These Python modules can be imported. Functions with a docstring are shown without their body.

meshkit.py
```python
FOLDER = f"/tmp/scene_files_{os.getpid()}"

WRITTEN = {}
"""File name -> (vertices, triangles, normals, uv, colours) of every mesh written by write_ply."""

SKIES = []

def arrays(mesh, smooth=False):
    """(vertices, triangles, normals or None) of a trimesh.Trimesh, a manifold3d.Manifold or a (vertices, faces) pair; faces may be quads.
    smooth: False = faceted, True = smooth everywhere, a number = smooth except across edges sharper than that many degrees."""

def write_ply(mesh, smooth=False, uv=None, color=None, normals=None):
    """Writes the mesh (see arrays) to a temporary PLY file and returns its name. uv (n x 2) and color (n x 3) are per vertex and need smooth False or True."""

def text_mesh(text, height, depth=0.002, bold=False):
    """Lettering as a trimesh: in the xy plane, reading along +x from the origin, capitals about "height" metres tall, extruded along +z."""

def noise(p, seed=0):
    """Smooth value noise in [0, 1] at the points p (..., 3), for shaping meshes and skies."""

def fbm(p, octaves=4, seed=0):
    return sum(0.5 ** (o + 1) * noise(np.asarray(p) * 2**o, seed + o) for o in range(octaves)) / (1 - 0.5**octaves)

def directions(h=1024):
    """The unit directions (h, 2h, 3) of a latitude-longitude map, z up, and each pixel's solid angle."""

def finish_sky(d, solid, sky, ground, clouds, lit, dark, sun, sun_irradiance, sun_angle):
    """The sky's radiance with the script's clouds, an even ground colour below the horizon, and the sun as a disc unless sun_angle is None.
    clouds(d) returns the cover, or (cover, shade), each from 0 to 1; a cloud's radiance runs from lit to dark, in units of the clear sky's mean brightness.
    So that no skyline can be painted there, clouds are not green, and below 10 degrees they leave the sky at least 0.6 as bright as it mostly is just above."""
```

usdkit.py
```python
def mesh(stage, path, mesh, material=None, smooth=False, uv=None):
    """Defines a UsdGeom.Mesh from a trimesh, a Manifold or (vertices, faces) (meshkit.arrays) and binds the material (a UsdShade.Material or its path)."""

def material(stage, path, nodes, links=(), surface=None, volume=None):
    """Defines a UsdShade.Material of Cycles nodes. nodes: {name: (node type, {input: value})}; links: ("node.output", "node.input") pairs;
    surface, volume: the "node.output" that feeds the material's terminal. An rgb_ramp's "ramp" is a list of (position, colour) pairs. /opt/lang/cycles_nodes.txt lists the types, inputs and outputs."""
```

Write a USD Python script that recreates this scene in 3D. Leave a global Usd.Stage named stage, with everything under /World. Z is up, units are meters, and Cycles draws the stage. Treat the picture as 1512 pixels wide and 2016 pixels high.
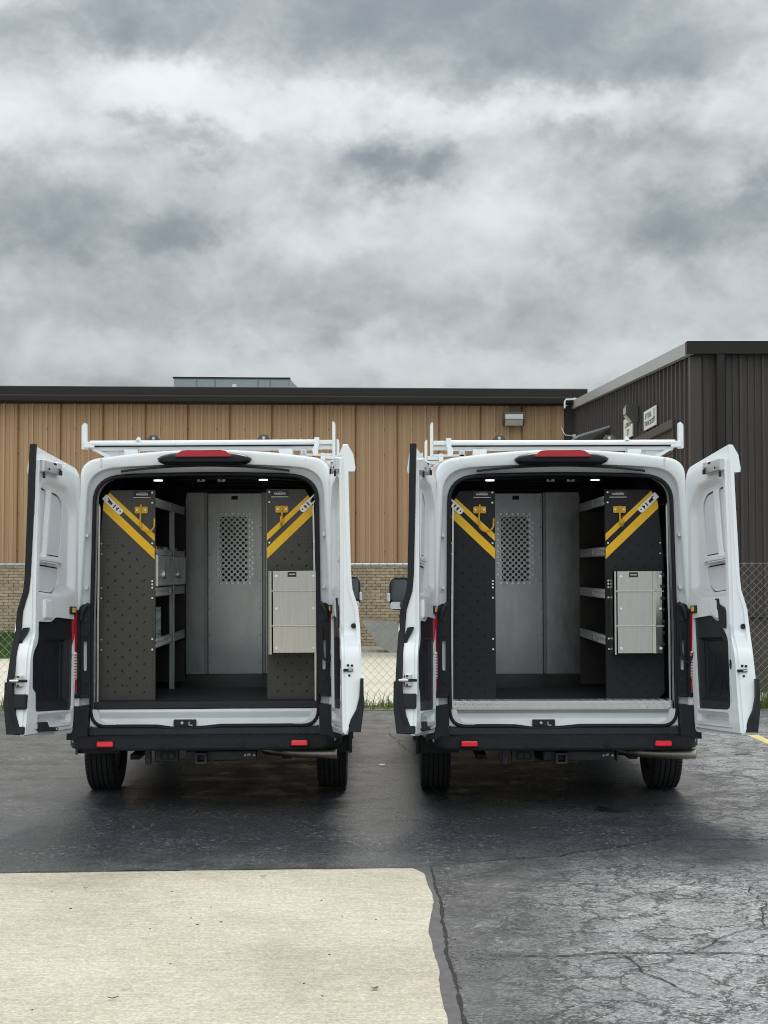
import math, random
import numpy as np, trimesh, manifold3d as m3, usdkit, meshkit
import shapely
from shapely.geometry import Polygon, Point, box as sbox, LineString
from shapely import affinity
from pxr import Usd, UsdGeom, UsdLux, UsdShade, Gf, Sdf, Vt

random.seed(7); rng = np.random.default_rng(7)
stage = Usd.Stage.CreateInMemory()
UsdGeom.SetStageUpAxis(stage, UsdGeom.Tokens.z); UsdGeom.SetStageMetersPerUnit(stage, 1.0)
UsdGeom.Xform.Define(stage, '/World'); UsdGeom.Scope.Define(stage, '/World/Looks')

# ------------------------------------------------------------------ camera, sky, sun
cam = UsdGeom.Camera.Define(stage, '/World/camera')
cam.CreateHorizontalApertureAttr(36.0); cam.CreateVerticalApertureAttr(48.0)
cam.CreateFocalLengthAttr(36.0 * 2900 / 1512); cam.CreateClippingRangeAttr(Gf.Vec2f(0.1, 2000))
cam.AddTranslateOp().Set(Gf.Vec3d(0, 0, 1.68)); cam.AddRotateXOp().Set(90 + math.degrees(math.atan(112 / 2900)))
cam.CreateExposureAttr(0.45)
SUN_EL, SUN_AZ = math.radians(53), math.radians(8)
SKY_STRENGTH = 0.1
sun = UsdLux.DistantLight.Define(stage, '/World/sun')
sun.CreateIntensityAttr(0.36); sun.CreateAngleAttr(18.0); sun.CreateColorAttr(Gf.Vec3f(1.0, 0.94, 0.84))
sun.CreateNormalizeAttr(True)
sd = np.array([math.sin(SUN_AZ) * math.cos(SUN_EL), math.cos(SUN_AZ) * math.cos(SUN_EL), math.sin(SUN_EL)])
sun.AddRotateZOp().Set(-math.degrees(SUN_AZ)); sun.AddRotateXOp().Set(-(90 - math.degrees(SUN_EL)))
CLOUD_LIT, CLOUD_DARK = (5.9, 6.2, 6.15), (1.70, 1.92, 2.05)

def build_sky():
    N = {'tc': ('texture_coordinate', {}), 'sep': ('separate_xyz', {}),
         'sky': ('sky_texture', {'sky_type': 'single_scattering', 'sun_disc': False, 'sun_elevation': SUN_EL, 'sun_rotation': SUN_AZ}),
         'zc': ('math', {'math_type': 'maximum', 'value2': 0.0}), 'pv': ('mapping', {'location': (3.1, 1.7, 0.4), 'scale': (1, 1, 1.35)}),
         'n1': ('noise_texture', {'scale': 9.5, 'detail': 11.0, 'roughness': 0.645, 'distortion': 0.0}),
         'n2': ('noise_texture', {'scale': 2.3, 'detail': 3.0, 'roughness': 0.5}),
         'nw': ('noise_texture', {'scale': 13.0, 'detail': 8.0, 'roughness': 0.62}),
         'wsub': ('vector_math', {'math_type': 'subtract', 'vector2': (0.5, 0.5, 0.5)}), 'wsep': ('separate_xyz', {}),
         'az': ('math', {'math_type': 'arctan2'}), 'el': ('math', {'math_type': 'arcsine'}),
         'azw': ('math', {'math_type': 'multiply_add', 'value2': 0.12}), 'elw': ('math', {'math_type': 'multiply_add', 'value2': 0.10})}
    L = [('tc.generated', 'sep.vector'), ('sep.z', 'zc.value1'), ('tc.generated', 'pv.vector'), ('pv.vector', 'n1.vector'), ('pv.vector', 'n2.vector'),
         ('pv.vector', 'nw.vector'), ('nw.color', 'wsub.vector1'), ('wsub.vector', 'wsep.vector'), ('sep.x', 'az.value1'), ('sep.y', 'az.value2'), ('sep.z', 'el.value1'),
         ('wsep.x', 'azw.value1'), ('az.value', 'azw.value3'), ('wsep.y', 'elw.value1'), ('el.value', 'elw.value3')]
    # cloud banks: (px-ish azimuth, elevation, half sizes, weight)  weight>0 is a thick dark bank, <0 a thin bright gap
    banks = [(900, 50, 560, 130, .30), (180, 80, 260, 75, .16), (390, 295, 120, 40, .26), (260, 270, 60, 30, .14), (720, 345, 110, 48, .26), (800, 380, 70, 34, .12), (110, 440, 210, 90, .22), (1340, 470, 210, 80, .30),
             (345, 455, 80, 40, .18), (480, 630, 420, 70, .05), (1350, 165, 240, 65, .12), (1250, 320, 120, 45, .14), (1480, 400, 60, 60, .18), (1130, 310, 70, 36, .10),
             (300, 180, 150, 50, -.24), (900, 245, 220, 40, -.20), (1190, 240, 140, 45, -.14), (560, 230, 180, 55, -.12), (640, 480, 170, 55, -.18), (30, 290, 110, 60, -.18),
             (950, 420, 100, 60, -.18), (1000, 540, 180, 55, -.12), (60, 40, 120, 50, -.16), (800, 735, 900, 55, -.20)]
    last = None
    for i, (bx, by, sx, sy, w) in enumerate(banks):
        a0, e0, sa, se = (bx - 756) / 2900, (1120 - by) / 2900, sx / 2900, sy / 2900
        N[f'a{i}'] = ('math', {'math_type': 'subtract', 'value2': a0}); N[f'b{i}'] = ('math', {'math_type': 'divide', 'value2': sa})
        N[f'c{i}'] = ('math', {'math_type': 'multiply'}); N[f'd{i}'] = ('math', {'math_type': 'subtract', 'value2': e0}); N[f'e{i}'] = ('math', {'math_type': 'divide', 'value2': se})
        N[f'f{i}'] = ('math', {'math_type': 'multiply'}); N[f'g{i}'] = ('math', {'math_type': 'add'}); N[f'h{i}'] = ('math', {'math_type': 'multiply', 'value2': -1.0})
        N[f'k{i}'] = ('math', {'math_type': 'exponent'}); N[f'm{i}'] = ('math', {'math_type': 'multiply_add', 'value2': w, 'value3': 0.0})
        L += [('azw.value', f'a{i}.value1'), (f'a{i}.value', f'b{i}.value1'), (f'b{i}.value', f'c{i}.value1'), (f'b{i}.value', f'c{i}.value2'), ('elw.value', f'd{i}.value1'),
              (f'd{i}.value', f'e{i}.value1'), (f'e{i}.value', f'f{i}.value1'), (f'e{i}.value', f'f{i}.value2'), (f'c{i}.value', f'g{i}.value1'), (f'f{i}.value', f'g{i}.value2'),
              (f'g{i}.value', f'h{i}.value1'), (f'h{i}.value', f'k{i}.value1'), (f'k{i}.value', f'm{i}.value1')]
        if last: L.append((last, f'm{i}.value3'))
        last = f'm{i}.value'
    N['s1'] = ('math', {'math_type': 'multiply_add', 'value2': 0.62}); L += [('n1.fac', 's1.value1'), (last, 's1.value3')]
    N['s2'] = ('math', {'math_type': 'multiply_add', 'value2': 0.25}); L += [('n2.fac', 's2.value1'), ('s1.value', 's2.value3')]
    # billows: the creased, lumpy undersides of the cloud
    N['n3'] = ('noise_texture', {'scale': 15.0, 'detail': 6.0, 'roughness': 0.5, 'distortion': 0.4}); N['bw1'] = ('math', {'math_type': 'multiply_add', 'value2': 2.0, 'value3': -1.0}); N['bw2'] = ('math', {'math_type': 'absolute'}); N['bw3'] = ('math', {'math_type': 'multiply_add', 'value2': 0.24})
    L += [('pv.vector', 'n3.vector'), ('n3.fac', 'bw1.value1'), ('bw1.value', 'bw2.value1'), ('bw2.value', 'bw3.value1'), ('s2.value', 'bw3.value3')]
    N['mr'] = ('map_range', {'range_type': 'smoothstep', 'from_min': 0.17, 'from_max': 0.86, 'clamp': True}); L.append(('bw3.value', 'mr.value'))
    N['cc'] = ('mix_color', {'a': CLOUD_LIT, 'b': CLOUD_DARK, 'use_clamp': False}); L.append(('mr.result', 'cc.fac'))
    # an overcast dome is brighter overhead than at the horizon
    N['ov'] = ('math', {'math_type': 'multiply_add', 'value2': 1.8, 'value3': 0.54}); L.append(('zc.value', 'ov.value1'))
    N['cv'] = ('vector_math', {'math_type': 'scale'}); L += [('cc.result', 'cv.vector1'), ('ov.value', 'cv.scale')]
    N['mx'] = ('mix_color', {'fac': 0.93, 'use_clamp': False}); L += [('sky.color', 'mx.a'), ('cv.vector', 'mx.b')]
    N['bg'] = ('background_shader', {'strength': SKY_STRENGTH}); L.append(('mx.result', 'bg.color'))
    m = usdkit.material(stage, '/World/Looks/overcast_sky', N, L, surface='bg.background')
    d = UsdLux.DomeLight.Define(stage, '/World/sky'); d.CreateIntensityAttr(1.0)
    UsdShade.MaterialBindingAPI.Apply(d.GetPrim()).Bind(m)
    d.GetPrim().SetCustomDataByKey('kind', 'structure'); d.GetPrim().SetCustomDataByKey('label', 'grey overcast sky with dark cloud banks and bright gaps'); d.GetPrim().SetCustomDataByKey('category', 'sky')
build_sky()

# ------------------------------------------------------------------ helpers
USED = {}
def path_for(name, parent=None):
    base = str(parent.GetPath()) if parent is not None else '/World'
    k = base + '/' + name; n = USED.get(k, 0); USED[k] = n + 1
    return k if n == 0 else f'{k}_{n:03d}'
def tag(p, label=None, cat=None, group=None, kind=None):
    for k, v in (('label', label), ('category', cat), ('group', group), ('kind', kind)):
        if v: p.SetCustomDataByKey(k, v)
    return p
def thing(name, label, cat, loc=(0, 0, 0), rotz=0, roty=0, group=None):
    x = UsdGeom.Xform.Define(stage, path_for(name)); x.AddTranslateOp().Set(Gf.Vec3d(*map(float, loc)))
    if rotz: x.AddRotateZOp().Set(rotz)
    if roty: x.AddRotateYOp().Set(roty)
    return tag(x.GetPrim(), label, cat, group)
def obj(name, mesh, mat, parent=None, smooth=32, label=None, kind=None, cat=None, group=None):
    if isinstance(mesh, G): mesh = mesh.mesh()
    m = usdkit.mesh(stage, path_for(name, parent), mesh, M[mat] if isinstance(mat, str) else mat, smooth=smooth)
    if kind is None and parent is None and cat is None: kind = 'structure'
    return tag(m.GetPrim(), label, cat, group, kind)

def mani(m):
    k = m.to_mesh(); return trimesh.Trimesh(k.vert_properties[:, :3], k.tri_verts, process=False)
def xz(m, y0=0.0):      # a mesh drawn in x, y and extruded along z: stand it up so that it faces -y, its back at y0
    m = m.copy(); v = m.vertices.copy(); m.vertices = np.c_[v[:, 0], y0 - v[:, 2], v[:, 1]]; return m
class G:
    def __init__(s): s.l = []
    def add(s, m): s.l.append(m); return s
    def box(s, x0, x1, y0, y1, z0, z1):
        m = trimesh.creation.box((x1 - x0, y1 - y0, z1 - z0)); m.apply_translation(((x0 + x1) / 2, (y0 + y1) / 2, (z0 + z1) / 2)); return s.add(m)
    def cbox(s, x0, x1, y0, y1, z0, z1, c=0.004):
        p = []
        for ax in range(3):
            d = [c, c, c]; d[ax] = 0
            for i in (0, 1):
                for j in (0, 1):
                    for k in (0, 1): p.append(((x0 + d[0], x1 - d[0])[i], (y0 + d[1], y1 - d[1])[j], (z0 + d[2], z1 - d[2])[k]))
        return s.add(mani(m3.Manifold.hull_points(np.array(p))))
    def cyl(s, p0, p1, r, n=14, r1=None):
        p0, p1 = np.array(p0, float), np.array(p1, float); h = np.linalg.norm(p1 - p0)
        m = mani(m3.Manifold.cylinder(h, r, r if r1 is None else r1, n)); m.apply_transform(trimesh.geometry.align_vectors([0, 0, 1], (p1 - p0) / h)); m.apply_translation(p0); return s.add(m)
    def tube(s, pts, r, n=8):
        pts = np.array(pts, float); T = np.gradient(pts, axis=0); T /= np.linalg.norm(T, axis=1)[:, None]
        a = np.cross(T[0], [0.123, 0.44, 0.9]); a /= np.linalg.norm(a); rings = []
        for p, t in zip(pts, T):
            a = a - t * (a @ t); a /= np.linalg.norm(a); b = np.cross(t, a)
            rings.append([p + r * (a * math.cos(q) + b * math.sin(q)) for q in np.linspace(0, 2 * math.pi, n, endpoint=False)])
        return s.add(loft(np.array(rings), True, cap=True))
    def prism(s, poly, t0, t1, plane='xz'):     # polygon in the plane's two axes, from t0 to t1 along the third
        if not isinstance(poly, (Polygon, shapely.MultiPolygon)): poly = Polygon(poly)
        poly = poly.buffer(0)
        for g in getattr(poly, 'geoms', [poly]):
            if g.is_empty or g.area < 1e-9: continue
            m = trimesh.creation.extrude_polygon(g, t1 - t0, engine='earcut'); v = m.vertices.copy(); h = v[:, 2] + t0
            m.vertices = {'xz': np.c_[v[:, 0], h, v[:, 1]], 'xy': np.c_[v[:, 0], v[:, 1], h], 'yz': np.c_[h, v[:, 0], v[:, 1]]}[plane]
            if plane == 'xz': m.invert()
            s.add(m)
        return s
    def disc(s, x, y, z, r, h=0.004, n=10): return s.cyl((x, y, z), (x, y - h, z), r, n)
    def mesh(s): return trimesh.util.concatenate(s.l)
    def xf(s, T):
        m = s.mesh(); m.apply_transform(T); return m
def loft(R, closed=True, cap=False):
    k, n, _ = R.shape; f = []
    for i in range(k - 1):
        for j in range(n if closed else n - 1):
            a, b, c, d = i * n + j, i * n + (j + 1) % n, (i + 1) * n + (j + 1) % n, (i + 1) * n + j
            f += [(a, b, c), (a, c, d)]
    v = R.reshape(-1, 3)
    if cap:
        v = np.vstack([v, R[0].mean(0), R[-1].mean(0)]); o = k * n
        for j in range(n): f += [(o, (j + 1) % n, j), (o + 1, (k - 1) * n + j, (k - 1) * n + (j + 1) % n)]
    return trimesh.Trimesh(v, np.array(f), process=False)
def rpoly(pts, r, n=5):         # polygon with rounded corners
    pts = [np.array(p, float) for p in pts]; out = []; N = len(pts); rr = r if isinstance(r, (list, tuple)) else [r] * N
    for i in range(N):
        p, a, b = pts[i], pts[i - 1] - pts[i], pts[(i + 1) % N] - pts[i]; la, lb = np.linalg.norm(a), np.linalg.norm(b); q = min(rr[i], la * .49, lb * .49)
        if q < 1e-5: out.append(p); continue
        s, e = p + a / la * q, p + b / lb * q
        for t in np.linspace(0, 1, n): out.append((1 - t) ** 2 * s + 2 * t * (1 - t) * p + t * t * e)
    return Polygon(out).buffer(0)
def rsq(x0, x1, z0, z1, r=0.01): return rpoly([(x0, z0), (x1, z0), (x1, z1), (x0, z1)], r)

# ------------------------------------------------------------------ materials
M = {}
def pbr(name, col, rough=.5, metal=0., coat=0., noise=None, bump=None, vary=0., spec=.5, trans=0., rvar=0., stretch=(1, 1, 1), space='object'):
    N = {'p': ('principled_bsdf', {'base_color': col, 'roughness': rough, 'metallic': metal, 'coat_weight': coat, 'coat_roughness': .06, 'specular_ior_level': spec, 'transmission_weight': trans}),
         'tc': ('texture_coordinate', {}), 'ge': ('geometry', {}), 'mp': ('mapping', {'scale': stretch})}
    L = [('tc.object' if space == 'object' else 'ge.position', 'mp.vector')]
    src = None
    if noise or vary or rvar:
        sc, am = noise or (3., .0)
        N['n'] = ('noise_texture', {'scale': sc, 'detail': 6., 'roughness': .62}); L.append(('mp.vector', 'n.vector'))
        N['r'] = ('map_range', {'from_min': .3, 'from_max': .7, 'to_min': 1 - am, 'to_max': 1 + am}); L.append(('n.fac', 'r.value'))
        N['v'] = ('vector_math', {'math_type': 'scale', 'vector1': col}); src = 'v.vector'
        if vary:
            N['oi'] = ('object_info', {}); N['ov'] = ('map_range', {'from_min': 0., 'from_max': 1., 'to_min': 1 - vary, 'to_max': 1 + vary}); N['mm'] = ('math', {'math_type': 'multiply'})
            L += [('oi.random', 'ov.value'), ('ov.result', 'mm.value1'), ('r.result', 'mm.value2'), ('mm.value', 'v.scale')]
        else: L.append(('r.result', 'v.scale'))
        L.append((src, 'p.base_color'))
        if rvar:
            N['rr'] = ('map_range', {'from_min': .3, 'from_max': .7, 'to_min': max(.02, rough - rvar), 'to_max': rough + rvar}); L += [('n.fac', 'rr.value'), ('rr.result', 'p.roughness')]
    if bump:
        sc, st, di = bump
        N['bn'] = ('noise_texture', {'scale': sc, 'detail': 4., 'roughness': .6}); N['b'] = ('bump', {'strength': st, 'distance': di}); L += [('mp.vector', 'bn.vector'), ('bn.fac', 'b.height'), ('b.normal', 'p.normal')]
    M[name] = usdkit.material(stage, '/World/Looks/' + name, N, L, surface='p.BSDF'); return M[name]

pbr('white_paint', (.80, .825, .84), .28, coat=.6, noise=(2.5, .015))
pbr('white_metal', (.80, .82, .83), .35, coat=.2, noise=(6, .03))
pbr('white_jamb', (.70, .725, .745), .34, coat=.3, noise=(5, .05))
pbr('window_blank', (.66, .69, .72), .35, noise=(4, .03))
pbr('black_plastic', (.014, .016, .019), .5, spec=.35, noise=(30, .15), bump=(260, .25, .002))
pbr('bumper_plastic', (.013, .015, .018), .55, spec=.32, noise=(9, .35), bump=(320, .3, .002))
pbr('trim_plastic', (.008, .009, .012), .42, spec=.35, noise=(10, .12), bump=(300, .15, .001))
pbr('rubber_seal', (.009, .010, .012), .55, spec=.3, noise=(20, .1))
pbr('tyre_rubber', (.018, .018, .019), .7, noise=(25, .3), bump=(90, .3, .004))
pbr('dark_gap', (.006, .006, .007), .8)
pbr('headliner', (.020, .023, .028), .6, noise=(8, .3), bump=(30, .4, .01))
pbr('floor_mat', (.010, .011, .013), .5, noise=(20, .2), bump=(120, .4, .003))
pbr('shelf_panel', (.058, .057, .050), .42, spec=.4, noise=(4, .08), rvar=.06); pbr('shelf_panel_shaded', (.013, .0145, .016), .45, spec=.3, noise=(4, .08), rvar=.06)  # one coating: the second, darkened copy paints in the right van shade
pbr('shelf_dark', (.030, .032, .034), .5, noise=(6, .1))
pbr('tread_emboss', (.006, .006, .007), .4, spec=.2)
pbr('partition_grey', (.84, .865, .87), .33, metal=.75, noise=(5, .09), stretch=(1, 1, .3), rvar=.07)
pbr('partition_trim', (.60, .63, .64), .40, metal=.7, noise=(4, .05))
pbr('aluminium', (.70, .685, .64), .27, metal=1, noise=(60, .02), stretch=(1, 1, .05), rvar=.03)
pbr('shelf_aluminium', (.82, .83, .83), .38, metal=.1, noise=(30, .08), stretch=(.2, .1, 1))
pbr('tread_aluminium', (.86, .86, .84), .24, metal=1, noise=(14, .06))
pbr('zinc', (.72, .73, .72), .36, metal=1, noise=(40, .1))
pbr('steel_dark', (.06, .06, .063), .5, metal=.4, noise=(14, .3))
pbr('chassis_black', (.016, .016, .018), .6, noise=(9, .35))
pbr('exhaust_steel', (.42, .39, .34), .34, metal=1, noise=(7, .25), stretch=(.4, 1, 1), rvar=.1)
pbr('yellow_paint', (.88, .50, .012), .34, coat=.3, noise=(6, .04))
pbr('hook_paint', (.66, .36, .02), .38, noise=(12, .06))
pbr('red_lens', (.36, .008, .02), .12, coat=.8, noise=(5, .05))
pbr('red_reflector', (1.0, .012, .04), .15, coat=.6, noise=(200, .25))
pbr('clear_lens', (.80, .78, .76), .15, coat=.6)
pbr('amber_marker', (.80, .50, .06), .25, coat=.5)
pbr('mirror_glass', (.13, .15, .155), .06, metal=1)
pbr('bolt_bright', (.86, .86, .84), .3, metal=.4)
pbr('sign_white', (.74, .75, .70), .5, noise=(8, .04)); pbr('sign_ink', (.05, .055, .06), .6)
pbr('label_black', (.012, .012, .013), .4); pbr('label_ink', (.82, .81, .76), .5)
pbr('tan_steel', (.49, .322, .185), .45, noise=(.7, .035), vary=.03, stretch=(1, 1, .5), rvar=.05)
pbr('bronze_trim', (.022, .019, .018), .5, spec=.3, noise=(1.2, .12), stretch=(.4, 1, 1))
pbr('brown_steel', (.062, .053, .049), .45, spec=.4, noise=(1.5, .10), vary=.05, stretch=(2, 2, .3))
pbr('brown_trim', (.36, .355, .35), .38, noise=(1.5, .06))
pbr('brown_door', (.045, .037, .031), .6, noise=(3, .1))
pbr('roof_unit', (.29, .34, .365), .5, noise=(1.2, .06), vary=.03)
pbr('roof_sheet', (.16, .15, .14), .6, noise=(.6, .1))
pbr('brick', (.43, .335, .222), .85, noise=(9, .16), vary=.22, bump=(60, .5, .006)); pbr('mortar', (.27, .22, .155), .9, noise=(5, .15))
pbr('galvanised', (.36, .37, .36), .45, metal=.7, noise=(30, .15))
pbr('lamp_bronze', (.07, .068, .066), .45, noise=(10, .1)); pbr('lamp_glass', (.55, .56, .53), .18, coat=.4, noise=(40, .12))
pbr('drive_concrete', (.56, .53, .45), .8, noise=(.9, .12), space='world'); pbr('grey_concrete', (.30, .30, .28), .85, noise=(3, .15))
pbr('soil', (.20, .175, .12), .95, noise=(9, .3)); pbr('yellow_line', (.58, .47, .20), .7, noise=(14, .22))
pbr('paper', (.75, .75, .73), .7); pbr('dry_leaf', (.055, .05, .028), .8, noise=(30, .3)); pbr('pebble', (.03, .028, .025), .8)
pbr('crack_fill', (.018, .018, .019), .95, noise=(40, .4)); pbr('crack_grit', (.20, .20, .20), .9, vary=.3, noise=(30, .3))
pbr('seat_fabric', (.03, .03, .033), .9)
def leaf_mat(name, a, b):
    N = {'oi': ('geometry', {}), 'mx': ('mix_color', {'a': a, 'b': b}), 'd': ('diffuse_bsdf', {}), 't': ('translucent_bsdf', {}), 'x': ('mix_closure', {'fac': .3})}
    M[name] = usdkit.material(stage, '/World/Looks/' + name, N, [('oi.random_per_island', 'mx.fac'), ('mx.result', 'd.color'), ('mx.result', 't.color'), ('d.BSDF', 'x.closure1'), ('t.BSDF', 'x.closure2')], surface='x.closure')
leaf_mat('weed_leaf', (.17, .23, .07), (.42, .40, .20)); leaf_mat('lawn_blade', (.11, .20, .06), (.17, .27, .09))
N = {'e': ('emission', {'color': (1., .98, .94), 'strength': 1.1})}
M['lamp_lit'] = usdkit.material(stage, '/World/Looks/lamp_lit', N, [], surface='e.emission')
def tinted():
    N = {'t': ('transparent_bsdf', {'color': (.10, .11, .11)}), 'g': ('glossy_bsdf', {'roughness': .05, 'color': (1, 1, 1)}), 'f': ('fresnel', {'IOR': 1.45}), 'x': ('mix_closure', {})}
    M['tinted_pane'] = usdkit.material(stage, '/World/Looks/tinted_pane', N, [('f.fac', 'x.fac'), ('t.BSDF', 'x.closure1'), ('g.BSDF', 'x.closure2')], surface='x.closure')
tinted()
def glass_mat():
    N = {'f': ('fresnel', {'IOR': 1.5}), 't': ('transparent_bsdf', {'color': (.80, .86, .84)}), 'g': ('glossy_bsdf', {'roughness': .02, 'color': (1, 1, 1)}), 'x': ('mix_closure', {})}
    M['glass'] = usdkit.material(stage, '/World/Looks/glass', N, [('f.fac', 'x.fac'), ('t.BSDF', 'x.closure1'), ('g.BSDF', 'x.closure2')], surface='x.closure')
glass_mat()

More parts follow.
